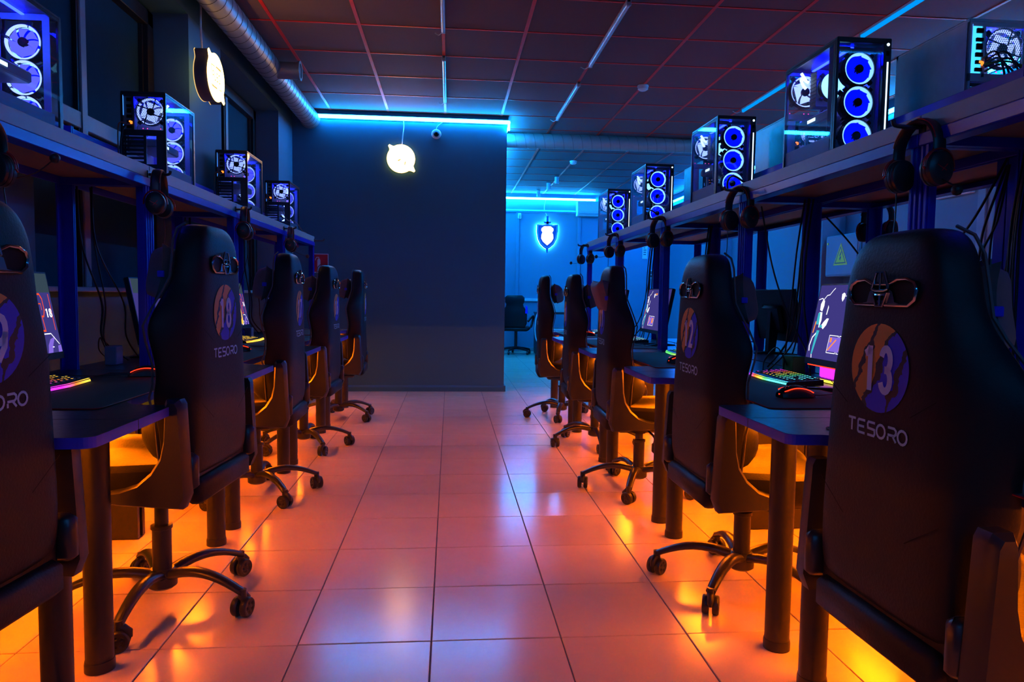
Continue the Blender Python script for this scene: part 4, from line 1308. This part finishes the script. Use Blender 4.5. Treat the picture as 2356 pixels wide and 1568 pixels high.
def make_monitor(loc, rz, label, group, style, num=None, underlight=False):
    t = thing('monitor', label, 'monitor', loc, rz, group)
    sh = inst('shell', MO['shell'], t); inst('rear_housing', MO['hump'], sh)
    if underlight: inst('under_light', MO['under'], sh)
    st = inst('stand', MO['stand'], t); inst('stand_foot', MO['foot'], st)
    if style:
        bg = inst('picture', SCR['navy'] if style in 'AB' else SCR[style], t)
        bg['label'] = 'lit screen picture'
        if style in SCR and isinstance(SCR[style], list):
            for me in SCR[style]: inst('picture_layer', me, bg)
        if num:
            def fN(b, P):
                P = on2(P)
                k0 = -.5
                for i, d in enumerate(str(num)):
                    for pts, cl in digit_strokes(d):
                        ribbon(b, [(.935+(i-.5)*.042+u*.016, .50+v*.055) for u, v in pts], .013, P, bool(cl))
            inst('seat_number', layer('scr_white', fN), bg)
    return t
for k in range(5):
    yc = JY[k]+.6
    make_monitor((-1.40, yc-.065, ZT), 0, 'tilted monitor with orange emblem picture at desk of chair %s' % NW[LN[k]], 'left row monitors', 'B', LN[k])
    make_monitor((1.395, yc-.105 if k else yc-.1, ZT), PI, 'tilted monitor with night picture and lightning at desk of chair %s' % NW[RN[k]], 'right row monitors', 'A', None, k == 1)
for k in range(3):
    yc = JY[k]+.72
    make_monitor((2.02, yc+.32, ZT), 0, 'dark monitor of the second row, seen from behind, %s along it' % ('first', 'second', 'third')[k], 'second row monitors', 'deep')

# ------------------------------------------------------------------ mouse pads, keyboards, mice (local: user sits at +x)
PADP = {}
pad_out = [(-.24, -.45), (.12, -.45)] + arc(.12, -.43, .02, -90, 0, 3)[1:] + arc(.12, .43, .02, 0, 90, 3) + [(-.24, .45)]
PADP['pad'] = MB().prism(pad_out, 0, .0035, 'z').mesh('pad', 'pad_black')
b = MB()
b.tube([(x, y, .002) for x, y in pad_out], .0022, 5, closed=True)
PADP['hem'] = b.mesh('hem', 'pad_red')
b = MB(); fz = lambda u, v: (.112+v, u, .0037)
text_on(b, 'GAMING PAD', .016, lambda u, v: (.112+v, -.32+u*1.0, .0038), sx=1.)
KB = {}
def kb_parts():
    Q = {}
    # slab: long axis y, front edge (+x) with a shallow wedge
    out = [(-.085, -.19), (.055, -.19), (.072, -.12), (.080, .02), (.060, .19), (-.085, .19)]
    b = MB().loft([[(x, y, .003) for x, y in out], [(x, y, .016 if x > 0 else .026) for x, y in out]], caps=True)
    Q['slab'] = b.mesh('slab', 'black_plastic')
    b = MB()
    rows = 6
    for r in range(rows):
        x = -.072+r*.0205
        n = 17 if r < 5 else 11
        for k in range(n):
            y = -.175+.35*(k+.5)/n
            h = .0275-.0012*r
            z0 = .0245-.0016*r-.004
            w = .35/n*.40
            b.add([(x-.008, y-w, z0), (x+.008, y-w, z0), (x+.008, y+w, z0), (x-.008, y+w, z0), (x-.006, y-w*.8, z0+.009), (x+.006, y-w*.8, z0+.009), (x+.006, y+w*.8, z0+.009), (x-.006, y+w*.8, z0+.009)],
                  [(4, 5, 6, 7), (0, 1, 5, 4), (1, 2, 6, 5), (2, 3, 7, 6), (3, 0, 4, 7)])
    Q['keys'] = b.mesh('keys', 'black_plastic')
    b = MB(); q = MB()
    for r in range(rows):
        x = -.072+r*.0205
        n = 17 if r < 5 else 11
        for k in range(n):
            if random.random() < .12: continue
            y = -.175+.35*(k+.5)/n
            z = .0245-.0016*r+.0053
            b.box(x-.0032, x+.0028, y-.0034, y+.0034, z, z+.0004)
    Q['legends'] = b
    g = MB()
    pts = [(.0565, -.188), (.0735, -.12), (.0815, .02), (.0615, .188)]
    for i in range(3):
        (x0, y0), (x1, y1) = pts[i], pts[i+1]
        g.add([(x0+.001, y0, .006), (x1+.001, y1, .006), (x1-.002, y1, .0155), (x0-.002, y0, .0155)], [(0, 1, 2, 3)])
        g.add([(x0-.002, y0, .0165), (x1-.002, y1, .0165), (x1-.008, y1, .0172), (x0-.008, y0, .0172)], [(0, 1, 2, 3)])
    Q['strip'] = g
    return Q
KQ = kb_parts()
KBM = {}
for m in ('rgb_mixed', 'rgb_warm', 'rgb_yellow', 'rgb_green', 'rgb_cool'):
    KBM[m] = (KQ['legends'].mesh('key_legends', m), KQ['strip'].mesh('edge_light', m))
def make_keyboard(loc, rz, label, m, group):
    t = thing('keyboard', label, 'keyboard', loc, rz, group)
    inst('slab', KQ['slab'], t)
    k = inst('keys', KQ['keys'], t); k['kind'] = 'stuff'
    inst('key_legends', KBM[m][0], k)
    inst('edge_light', KBM[m][1], t)['label'] = 'glowing front edge'
    return t
MQ = {}
def mouse_parts():
    rings = []; line = []
    for k in range(11):
        u = -1+2*k/10                     # -1 front (away from the user) .. 1 rear
        x = u*.062
        w = .031*(1-abs(u)**4*.35)*(1-.12*math.cos(u*2.2))
        h = .004+.036*max(0, 1-((u-.12)/1.13)**2)**.7
        rings.append([(x, w*math.cos(a), .003+max(0, h*math.sin(a)) if math.sin(a) > 0 else .003+.002*math.sin(a)) for a in [2*PI*j/16 for j in range(16)]])
        if abs(u) < .95: line.append((x, w*(1.0-.28*max(0, (h-.012)/.03)), .005+(h-.004)*.80))
    Q = {}
    Q['body'] = MB().loft(rings, caps=True).mesh('body', 'headset_black', 60)
    b = MB().tube([(x, y+.002, z) for x, y, z in line], .0019, 6).tube([(x, -y-.002, z) for x, y, z in line], .0019, 6)
    b.tube([(line[-1][0], line[-1][1], line[-1][2]), (.063, 0, .012), (line[-1][0], -line[-1][1], line[-1][2])], .0017, 6)
    Q['line'] = b.mesh('light_line', 'led_red', 60)
    b = MB(); fn = lambda u, v: (.035+u, v, .0385-.0)
    ribbon(b, [(-.007, -.007), (.007, .007)], .0025, lambda u, v: (.038+u, v, .0362-.35*u)); ribbon(b, [(-.007, .007), (.007, -.007)], .0025, lambda u, v: (.038+u, v, .0362-.35*u))
    Q['mark'] = b.mesh('mouse_mark', 'led_red')
    Q['wheel'] = MB().lathe([(.010, -.004), (.011, 0), (.010, .004)], 14, 'y', (-.03, 0, .030)).mesh('scroll_wheel', 'black_plastic')
    Q['cable'] = MB().tube(bez([(-.062, 0, .008), (-.09, .004, .006), (-.15, -.015, .006), (-.22, -.03, .008), (-.30, -.02, .012)], 6), .0016, 5).mesh('cable', 'cable_black')
    return Q
MQ = mouse_parts()
def make_mouse(loc, rz, label, group):
    t = thing('mouse', label, 'mouse', loc, rz, group)
    b = inst('body', MQ['body'], t); inst('light_line', MQ['line'], b)['label'] = 'red light line'; inst('mouse_mark', MQ['mark'], b); inst('scroll_wheel', MQ['wheel'], b)
    inst('cable', MQ['cable'], t)
    return t
KL = ('rgb_warm', 'rgb_warm', 'rgb_yellow', 'rgb_yellow', 'rgb_warm')
KR = ('rgb_cool', 'rgb_mixed', 'rgb_green', 'rgb_cool', 'rgb_cool')
pad_txt = b.mesh('lettering', 'text_cyan_lit') if False else None
for k in range(5):
    yc = JY[k]+.6
    for side, num, rz, xs in ((-1, LN[k], 0, -1), (1, RN[k], PI, 1)):
        row = 'left' if side < 0 else 'right'
        p = thing('mouse_pad', 'wide black mouse pad with red hem at desk of chair %s' % NW[num], 'mouse pad', (xs*1.115, yc, ZT), rz, row+' row mouse pads')
        pd = inst('pad', PADP['pad'], p); inst('hem', PADP['hem'], p)['label'] = 'red stitched hem'
        b = MB(); text_on(b, 'GAMING', .02, lambda u, v: (.10-v, .30*(1 if side > 0 else 1)+u, .0038), bold=.0006)
        make_keyboard((xs*1.355, yc+(.275 if side > 0 else -.03), ZT), rz+R(-2), 'backlit %s keyboard at desk of chair %s' % ({'rgb_mixed': 'rainbow', 'rgb_warm': 'pink and orange', 'rgb_yellow': 'yellow', 'rgb_green': 'green', 'rgb_cool': 'cool coloured'}[(KL if side < 0 else KR)[k]], NW[num]), (KL if side < 0 else KR)[k], row+' row keyboards')
        make_mouse((xs*1.165, yc+(.33 if side < 0 else -.225), ZT+.0035), rz+R(8), 'black mouse with red light line at desk of chair %s' % NW[num], row+' row mice')

# things lying behind the monitors
def small_box(x, y, w, d, h, m, label, rz=0, name='power_brick', cat='power supply'):
    t = thing(name, label, cat, (x, y, ZT), rz)
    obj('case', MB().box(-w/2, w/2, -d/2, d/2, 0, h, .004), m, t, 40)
    obj('lead', MB().tube(bez([(-w/2, 0, h*.5), (-w/2-.04, .02, h*1.4), (-w/2-.07, .07, h*.7), (-w/2-.05, .13, .006)], 6), .003, 6), 'cable_black', t, 60)
    return t
small_box(-1.50, 3.30, .05, .07, .085, 'purple_lit_box', 'small pale box on the left desk between rack posts by chair eighteen')
small_box(-1.46, 5.30, .05, .06, .075, 'purple_lit_box', 'small pale box below the orange monitor picture by chair seventeen')
small_box(1.52, 2.99, .06, .10, .085, 'green_lit_box', 'small box tinted by painted green light under the right monitor by chair twelve')
t = thing('lit_block', 'magenta glowing clear block under the right monitor by chair twelve', 'lamp', (1.535, 2.70, ZT))
obj('base', MB().box(-.03, .03, -.07, .07, 0, .016, .003), 'adapter_grey', t)
obj('base_light', MB().box(-.0315, -.0305, -.07, .07, .003, .013), 'led_yellow', t)
bb_ = MB()
for k in range(5):
    for j in range(2): bb_.box(-.02+j*.022, -.001+j*.022, -.064+k*.026, -.041+k*.026, .018, .062, .004)
obj('lit_cells', bb_, 'led_magenta', t)

# cables hanging along the racks
def cable(label, pts, r=.0035, m='cable_black', cat='cable', group='loose cables along the racks'):
    p0 = Vector(pts[0])
    o = obj('cable', MB().tube(bez([Vector(p)-p0 for p in pts], 8), r, 6), m, None, 60)
    o.location = p0
    return tag(o, label, cat, group)
def bundle(name, label, strands, m='cable_black', group='cable bundles hanging from the racks'):
    p0 = Vector(strands[0][0])
    t = thing(name, label, 'cable bundle', p0, 0, group)
    for s_ in strands:
        obj('strand', MB().tube(bez([Vector(p)-p0 for p in s_], 8), .0032+.0012*random.random(), 6), m, t, 60)
    return t
for k, y in enumerate((1.87, 3.06, 4.26, 5.46)):
    q = random.Random(k)
    st = []
    for j in range(5):
        dx, dy = q.uniform(-.03, .01), q.uniform(-.06, .05)
        st.append([(1.60+dx, y-.02+dy*.4, 1.50), (1.585+dx, y+dy*.6, 1.28), (1.575+dx, y+dy, 1.05), (1.57+dx*2, y+dy*2+.03*(j-2), .86), (1.53+dx*3, y+dy*3+.10*(j-2), ZT+.010)])
    bundle('cable_bundle', 'black cables hanging down the %s right rack post' % ('nearest', 'second', 'third', 'fourth')[k], st)
st = [[(1.64, 1.98, 1.48), (1.60, 2.06, 1.30), (1.57, 2.18, 1.17), (1.55, 2.36, 1.06), (1.56, 2.62, .93), (1.60, 2.80, .745)],
      [(1.64, 1.98, 1.46), (1.61, 2.02, 1.28), (1.60, 2.03, 1.16), (1.59, 2.10, 1.05), (1.585, 2.12, .9)],
      [(1.64, 1.97, 1.46), (1.615, 1.99, 1.28), (1.605, 1.99, 1.1), (1.60, 2.0, .95), (1.58, 2.05, .8)],
      [(1.64, 1.97, 1.46), (1.62, 1.98, 1.3), (1.60, 2.01, 1.2), (1.61, 1.98, 1.12), (1.60, 2.02, .95)]]
bundle('cable_bundle', 'thick black cables spreading behind the headrest of chair thirteen', st)
cable('black cable looping behind the dark second row monitor', [(1.66, 3.02, 1.42), (1.72, 2.9, 1.28), (1.78, 2.82, 1.12), (1.76, 2.84, .98), (1.66, 2.86, .86), (1.58, 2.80, .80)])
cable('black cable running from the right rack post to the lit monitor edge', [(1.36, 3.02, 1.46), (1.40, 2.98, 1.2), (1.46, 2.95, 1.0), (1.50, 2.86, .85), (1.46, 2.74, .775)])
for k, y in enumerate((3.12, 4.32, 5.52)):
    q = random.Random(40+k)
    st = []
    for j in range(3):
        dx, dy = q.uniform(-.02, .02), q.uniform(-.03, .10)
        st.append([(-1.56+dx, y+dy+.05, 1.5), (-1.57+dx, y+dy+.10, 1.25), (-1.55+dx, y+dy+.14+.08*j, 1.0), (-1.54+dx, y+dy+.10+.1*j, .84), (-1.50, y+.20+.12*j, ZT+.008)])
    bundle('cable_bundle', 'thin black cables behind the %s left rack posts' % ('nearest', 'middle', 'farthest')[k], st)
cable('thin brown cable looping over the shelf below the farthest left computer', [(-1.42, 6.18, 1.75), (-1.36, 6.10, 1.66), (-1.30, 6.12, 1.65), (-1.27, 6.2, 1.60), (-1.26, 6.24, 1.578), (-1.255, 6.35, 1.576)], .0035, 'cable_brown')
for k, y in enumerate((3.62, 5.01, 6.30)):
    cable('red brown lead from the back of the left computer, %s of three' % ('nearest', 'middle', 'farthest')[k], [(-1.565, y, 1.86), (-1.585, y-.03, 1.85), (-1.59, y-.03, 1.75), (-1.588, y-.02, 1.65), (-1.575, y-.01, 1.58)], .003, 'cable_brown', group='leads behind the left computers')
    cable('black lead from the back of the left computer, %s of three' % ('nearest', 'middle', 'farthest')[k], [(-1.545, y, 1.855), (-1.56, y-.04, 1.83), (-1.57, y-.05, 1.72), (-1.56, y-.03, 1.60), (-1.55, y-.02, 1.578)], .0045, 'cable_black', group='leads behind the left computers')
for k, y in enumerate((3.38, 4.78)):
    cable('short black lead looping on the right shelf, %s one' % ('nearer', 'farther')[k], [(1.36, y+.03, 1.578), (1.355, y+.02, 1.63), (1.36, y-.04, 1.645), (1.40, y-.10, 1.60), (1.44, y-.13, 1.578)], .005)
st = []
for j in range(5):
    st.append([(1.80+.006*j, 2.31, 1.88-.02*(j % 3)), (1.80+.012*j, 2.25, 1.885-.02*(j % 3)), (1.82+.018*j, 2.23, 1.80), (1.83+.02*j, 2.24, 1.68), (1.84+.02*j, 2.26, 1.58)])
bundle('cable_bundle', 'black leads plugged into the white computer top right', st)
cable('green yellow lead on the white computer top right', [(1.80, 2.30, 1.86), (1.84, 2.25, 1.855), (1.90, 2.24, 1.835), (1.97, 2.24, 1.80)], .0035, 'cable_green')

# ------------------------------------------------------------------ second row chairs
def clone_chair(src, loc, rz, label, dz=0):
    return make_chair(0, loc, rz, dz, .3, label, 'second row gaming chairs', True, False)
clone_chair(None, (2.78, 3.55, 0), R(6), 'gaming chair of the second row, headrest above the dark monitor', .08)
clone_chair(None, (2.72, 2.3, 0), R(-4), 'gaming chair of the second row, hidden beyond chair thirteen', .0)

# ------------------------------------------------------------------ far end: shield sign, air conditioner, papers, office chair, counter
t = thing('shield_sign', 'backlit blue shield and sword sign on the far wall', 'sign', (1.828, YB-.05, 2.20))
def shield(k, y):
    pts = [(-.20, .20), (-.185, .215), (-.1, .205), (0, .225), (.1, .205), (.185, .215), (.20, .20), (.203, .08), (.18, -.06), (.13, -.16), (.06, -.225), (0, -.255), (-.06, -.225), (-.13, -.16), (-.18, -.06), (-.203, .08)]
    return [(u*k, v*k-.01) for u, v in pts]
obj('plate', MB().prism(shield(1, 0), -.02, 0, 'y'), 'shield_blue', t)
b = MB(); b.tube([(u, -.022, v) for u, v in shield(.91, 0)], .016, 6, closed=True)
obj('rim', b, 'shield_rim', t, 50)
b = MB().prism([(-.022, .21), (.022, .21), (.018, .33), (.024, .345), (.016, .36), (-.016, .36), (-.024, .345), (-.018, .33)], -.03, -.004, 'y')
b.prism([(-.05, .215), (.05, .215), (.072, .252), (-.072, .252)], -.03, -.004, 'y').prism([(-.022, -.255), (.022, -.255), (.008, -.335), (-.008, -.335)], -.03, -.004, 'y')
b.box(-.007, .007, -.026, -.020, -.25, -.18).box(-.007, .007, -.026, -.02, .15, .21).box(-.16, -.11, -.026, -.02, -.01, .005).box(.11, .16, -.026, -.02, -.01, .005)
obj('sword', b, 'shield_blue', t)
b = MB()
glo = [(-.11, .13), (-.06, .165), (.06, .165), (.11, .13), (.115, .09), (.09, .05), (.11, .01), (.115, -.06), (.08, -.12), (.0, -.19), (-.08, -.12), (-.115, -.06), (-.11, .01), (-.09, .05), (-.115, .09)]
obj('lit_crest', MB().prism(glo, -.028, -.021, 'y'), 'sign_white', t)
b = MB()
b.tube([(u, .020, v) for u, v in shield(.97, 0)], .013, 6, closed=True)
b.tube([(0, .02, .19), (0, .02, .35)], .010, 6)
obj('halo_light', b, 'halo_cyan', t)
obj('lead', MB().tube(bez([(0, .02, .36), (-.05, .03, .46), (-.055, .03, .56), (-.03, .03, .66)], 6), .008, 6), 'cable_white', t, 60)

t = thing('air_conditioner', 'white wall air conditioner left of the farthest right computer', 'air conditioner', (2.78, YB, 2.57))
obj('body', MB().prism([(0, 0), (-.18, 0), (-.20, .05), (-.20, .22), (-.17, .27), (0, .27)], -.40, .40, 'x'), 'white_plastic', t)
obj('louver', MB().box(-.38, .38, -.205, -.19, .02, .05, .004), 'grey_plastic', t)
obj('front_panel', MB().box(-.39, .39, -.206, -.20, .07, .22, .003), 'white_plastic', t)
t = thing('motion_sensor', 'small white motion sensor on the far wall trunking', 'sensor', (1.30, YB-.025, 2.55))
obj('body', MB().box(-.03, .03, -.04, 0, -.05, .05, .008), 'white_plastic', t, 40)
obj('lens', MB().box(-.02, .02, -.044, -.04, -.035, .01, .002), 'grey_plastic', t)
def notice(x, z, w, h, label, rows, seed, wall='b'):
    t = thing('notice', label, 'notice', (x, YB, z), 0, 'paper notices on the far wall')
    obj('sheet', MB().box(-w/2, w/2, -.004, 0, -h/2, h/2), 'paper', t)
    b = MB(); q = random.Random(seed)
    for k in range(rows):
        zz = h/2-.04-(h-.07)*k/rows
        a = -w/2+.02; c = a+(w-.04)*q.uniform(.35, 1)
        b.add([(a, -.0048, zz), (c, -.0048, zz), (c, -.0048, zz+h/rows*.35), (a, -.0048, zz+h/rows*.35)], [(0, 1, 2, 3)])
    obj('print', b, 'ink', t)
notice(4.10-.0, 1.94, .13, .56, 'tall printed notice on the far wall above chair twelve', 16, 3)
notice(4.10-.36, 2.02, .10, .45, 'narrow printed notice on the far wall beside the tall one', 9, 4)
t = thing('safety_sign', 'small white sign with dark squares low on the far wall', 'sign', (3.90, YB, 1.50))
obj('sheet', MB().box(-.06, .06, -.004, 0, -.08, .08), 'paper', t)
obj('print', MB().box(-.045, -.005, -.005, -.004, .0, .06).box(.01, .045, -.005, -.004, .01, .06).box(-.045, -.01, -.005, -.004, -.06, -.015), 'ink', t)
t = thing('fire_alarm', 'small red call point beside the white safety sign', 'alarm', (4.08, YB, 1.53))
obj('body', MB().box(-.04, .04, -.05, 0, -.08, .08, .006), 'sign_red', t, 40)
obj('label_plate', MB().box(-.02, .02, -.052, -.05, -.05, .03), 'paper', t)

# electrical cabinet with hazard triangle on the right wall
t = thing('electrical_cabinet', 'grey electrical cabinet with yellow hazard triangle on right wall', 'cabinet', (XR, 6.92, 1.30))
obj('box', MB().box(-.22, 0, -.30, .30, 0, .42, .006), 'wall_light', t, 40)
dr = obj('cabinet_door', MB().box(-.228, -.22, -.285, .285, .015, .405, .003), 'wall_light', t, 40)
obj('lock', MB().lathe([(.012, -.234), (.012, -.228)], 14, 'x', (0, .25, .34)), 'hazard_yellow', dr)
b = MB().prism([(.13, .11), (-.13, .11), (0, .335)], -.231, -.2285, 'x')
hz = obj('hazard_triangle', b, 'hazard_yellow', t)
b = MB(); fx = lambda u, v: (-.2322, u, v)
ribbon(b, [(.095, .132), (-.095, .132), (0, .295)], .010, fx, True)
b.add([fx(-.012, .25), fx(.02, .205), fx(.004, .203), fx(.02, .165), fx(.006, .168), fx(.005, .15), fx(-.016, .195), fx(-.002, .197), fx(-.022, .245)], [(0, 1, 2, 8), (2, 3, 4), (2, 4, 6, 7), (4, 5, 6), (0, 8, 7)])
obj('bolt_mark', b, 'ink', hz)
obj('conduit', MB().box(-.05, 0, -.22, -.17, .42, 1.6, .004), 'wall_light', t)
t = thing('wall_box', 'small bright white switch box high on the right wall', 'switch box', (XR, 5.60, 1.93))
obj('box', MB().box(-.05, 0, -.22, .22, 0, .12, .006), 'white_plastic', t, 40)
b = MB()
for y in (-.19, -.16, .05, .09): b.cyl((-.052, y, .03), (-.05, y, .03), .007, n=10)
obj('screw', b, 'grey_plastic', t)

# office chair in the passage
t = thing('office_chair', 'black office chair with bright blue side patches in the passage', 'chair', (1.20, 12.72, 0), R(78))
def bl(rings): return MB().loft(rings, caps=True)
rings = []
for z, w, x0, x1 in ((.50, .19, -.24, -.19), (.56, .215, -.25, -.19), (.70, .22, -.26, -.20), (.80, .20, -.27, -.21), (.86, .16, -.275, -.22), (.90, .15, -.28, -.22), (.94, .17, -.285, -.215), (1.02, .175, -.29, -.215), (1.06, .13, -.285, -.225)):
    rings.append([(x0, -w*.9, z), (x0, w*.9, z), (x0+.02, w, z), (x1, w, z), (x1+.015, w*.7, z), (x1+.015, -w*.7, z), (x1, -w, z), (x0+.02, -w, z)])
obj('backrest', bl(rings), 'leather_soft', t, 60)
b = MB()
for s_ in (1, -1): b.prism([(s_*.19, .74), (s_*.235, .74), (s_*.225, .86), (s_*.20, .88)], -.272, -.185, 'x')
obj('side_patch', b, 'chair_blue', t)
obj('seat', MB().box(-.25, .25, -.25, .25, .42, .50, .035), 'leather_soft', t, 50)
for s_ in (1, -1): obj('armrest', MB().tube(bez([(-.2, s_*.24, .60), (-.1, s_*.29, .68), (.1, s_*.30, .68), (.17, s_*.29, .62), (.12, s_*.26, .48)], 6), .022, 8), 'black_plastic', t, 60)
obj('gas_lift', MB().cyl((0, 0, .08), (0, 0, .42), .028), 'black_plastic', t, 40)
for k in range(5):
    a = 2*PI*k/5+.3
    c, d = math.cos(a), math.sin(a)
    obj('base_arm', MB().tube([(0, 0, .11), (c*.15, d*.15, .10), (c*.29, d*.29, .075)], [.028, .022, .016], 8), 'black_plastic', t, 60)
    obj('caster', MB().lathe([(.02, -.02), (.03, -.016), (.03, .016), (.02, .02)], 14, 'y', (c*.29, d*.29, .03)).cyl((c*.29, d*.29, .05), (c*.29, d*.29, .08), .01), 'black_plastic', t, 40)
# counter with a small computer beside it
t = thing('counter', 'dark counter with pale shelf beside the office chair', 'counter', (1.85, 12.7, 0))
obj('worktop', MB().box(-.30, .5, -.30, .30, .73, .76, .004), 'black_plastic', t)
obj('side_board', MB().box(-.29, -.265, -.29, .29, 0, .73), 'black_plastic', t)
obj('side_board', MB().box(.47, .495, -.29, .29, 0, .73), 'black_plastic', t)
obj('shelf', MB().box(-.28, .49, -.28, .28, .45, .47), 'white_plastic', t)
t = thing('printer', 'small dark device with a lit square button on the counter', 'printer', (1.82, 12.62, .76))
obj('body', MB().box(-.20, .22, -.18, .18, 0, .26, .01), 'grey_plastic', t, 40)
obj('lit_button', MB().box(-.12, -.04, -.183, -.18, .07, .16), 'scr_white', t)
obj('status_light', MB().box(-.15, -.13, -.183, -.18, .20, .215).box(-.08, -.06, -.183, -.18, .205, .22), 'led_blue', t)
cable('pale hose curving beside the far counter', [(1.70, 12.45, .772), (1.62, 12.32, .84), (1.53, 12.32, .72), (1.50, 12.33, .5), (1.52, 12.33, .3), (1.58, 12.33, .22)], .012, 'cable_white', 'hose', None)
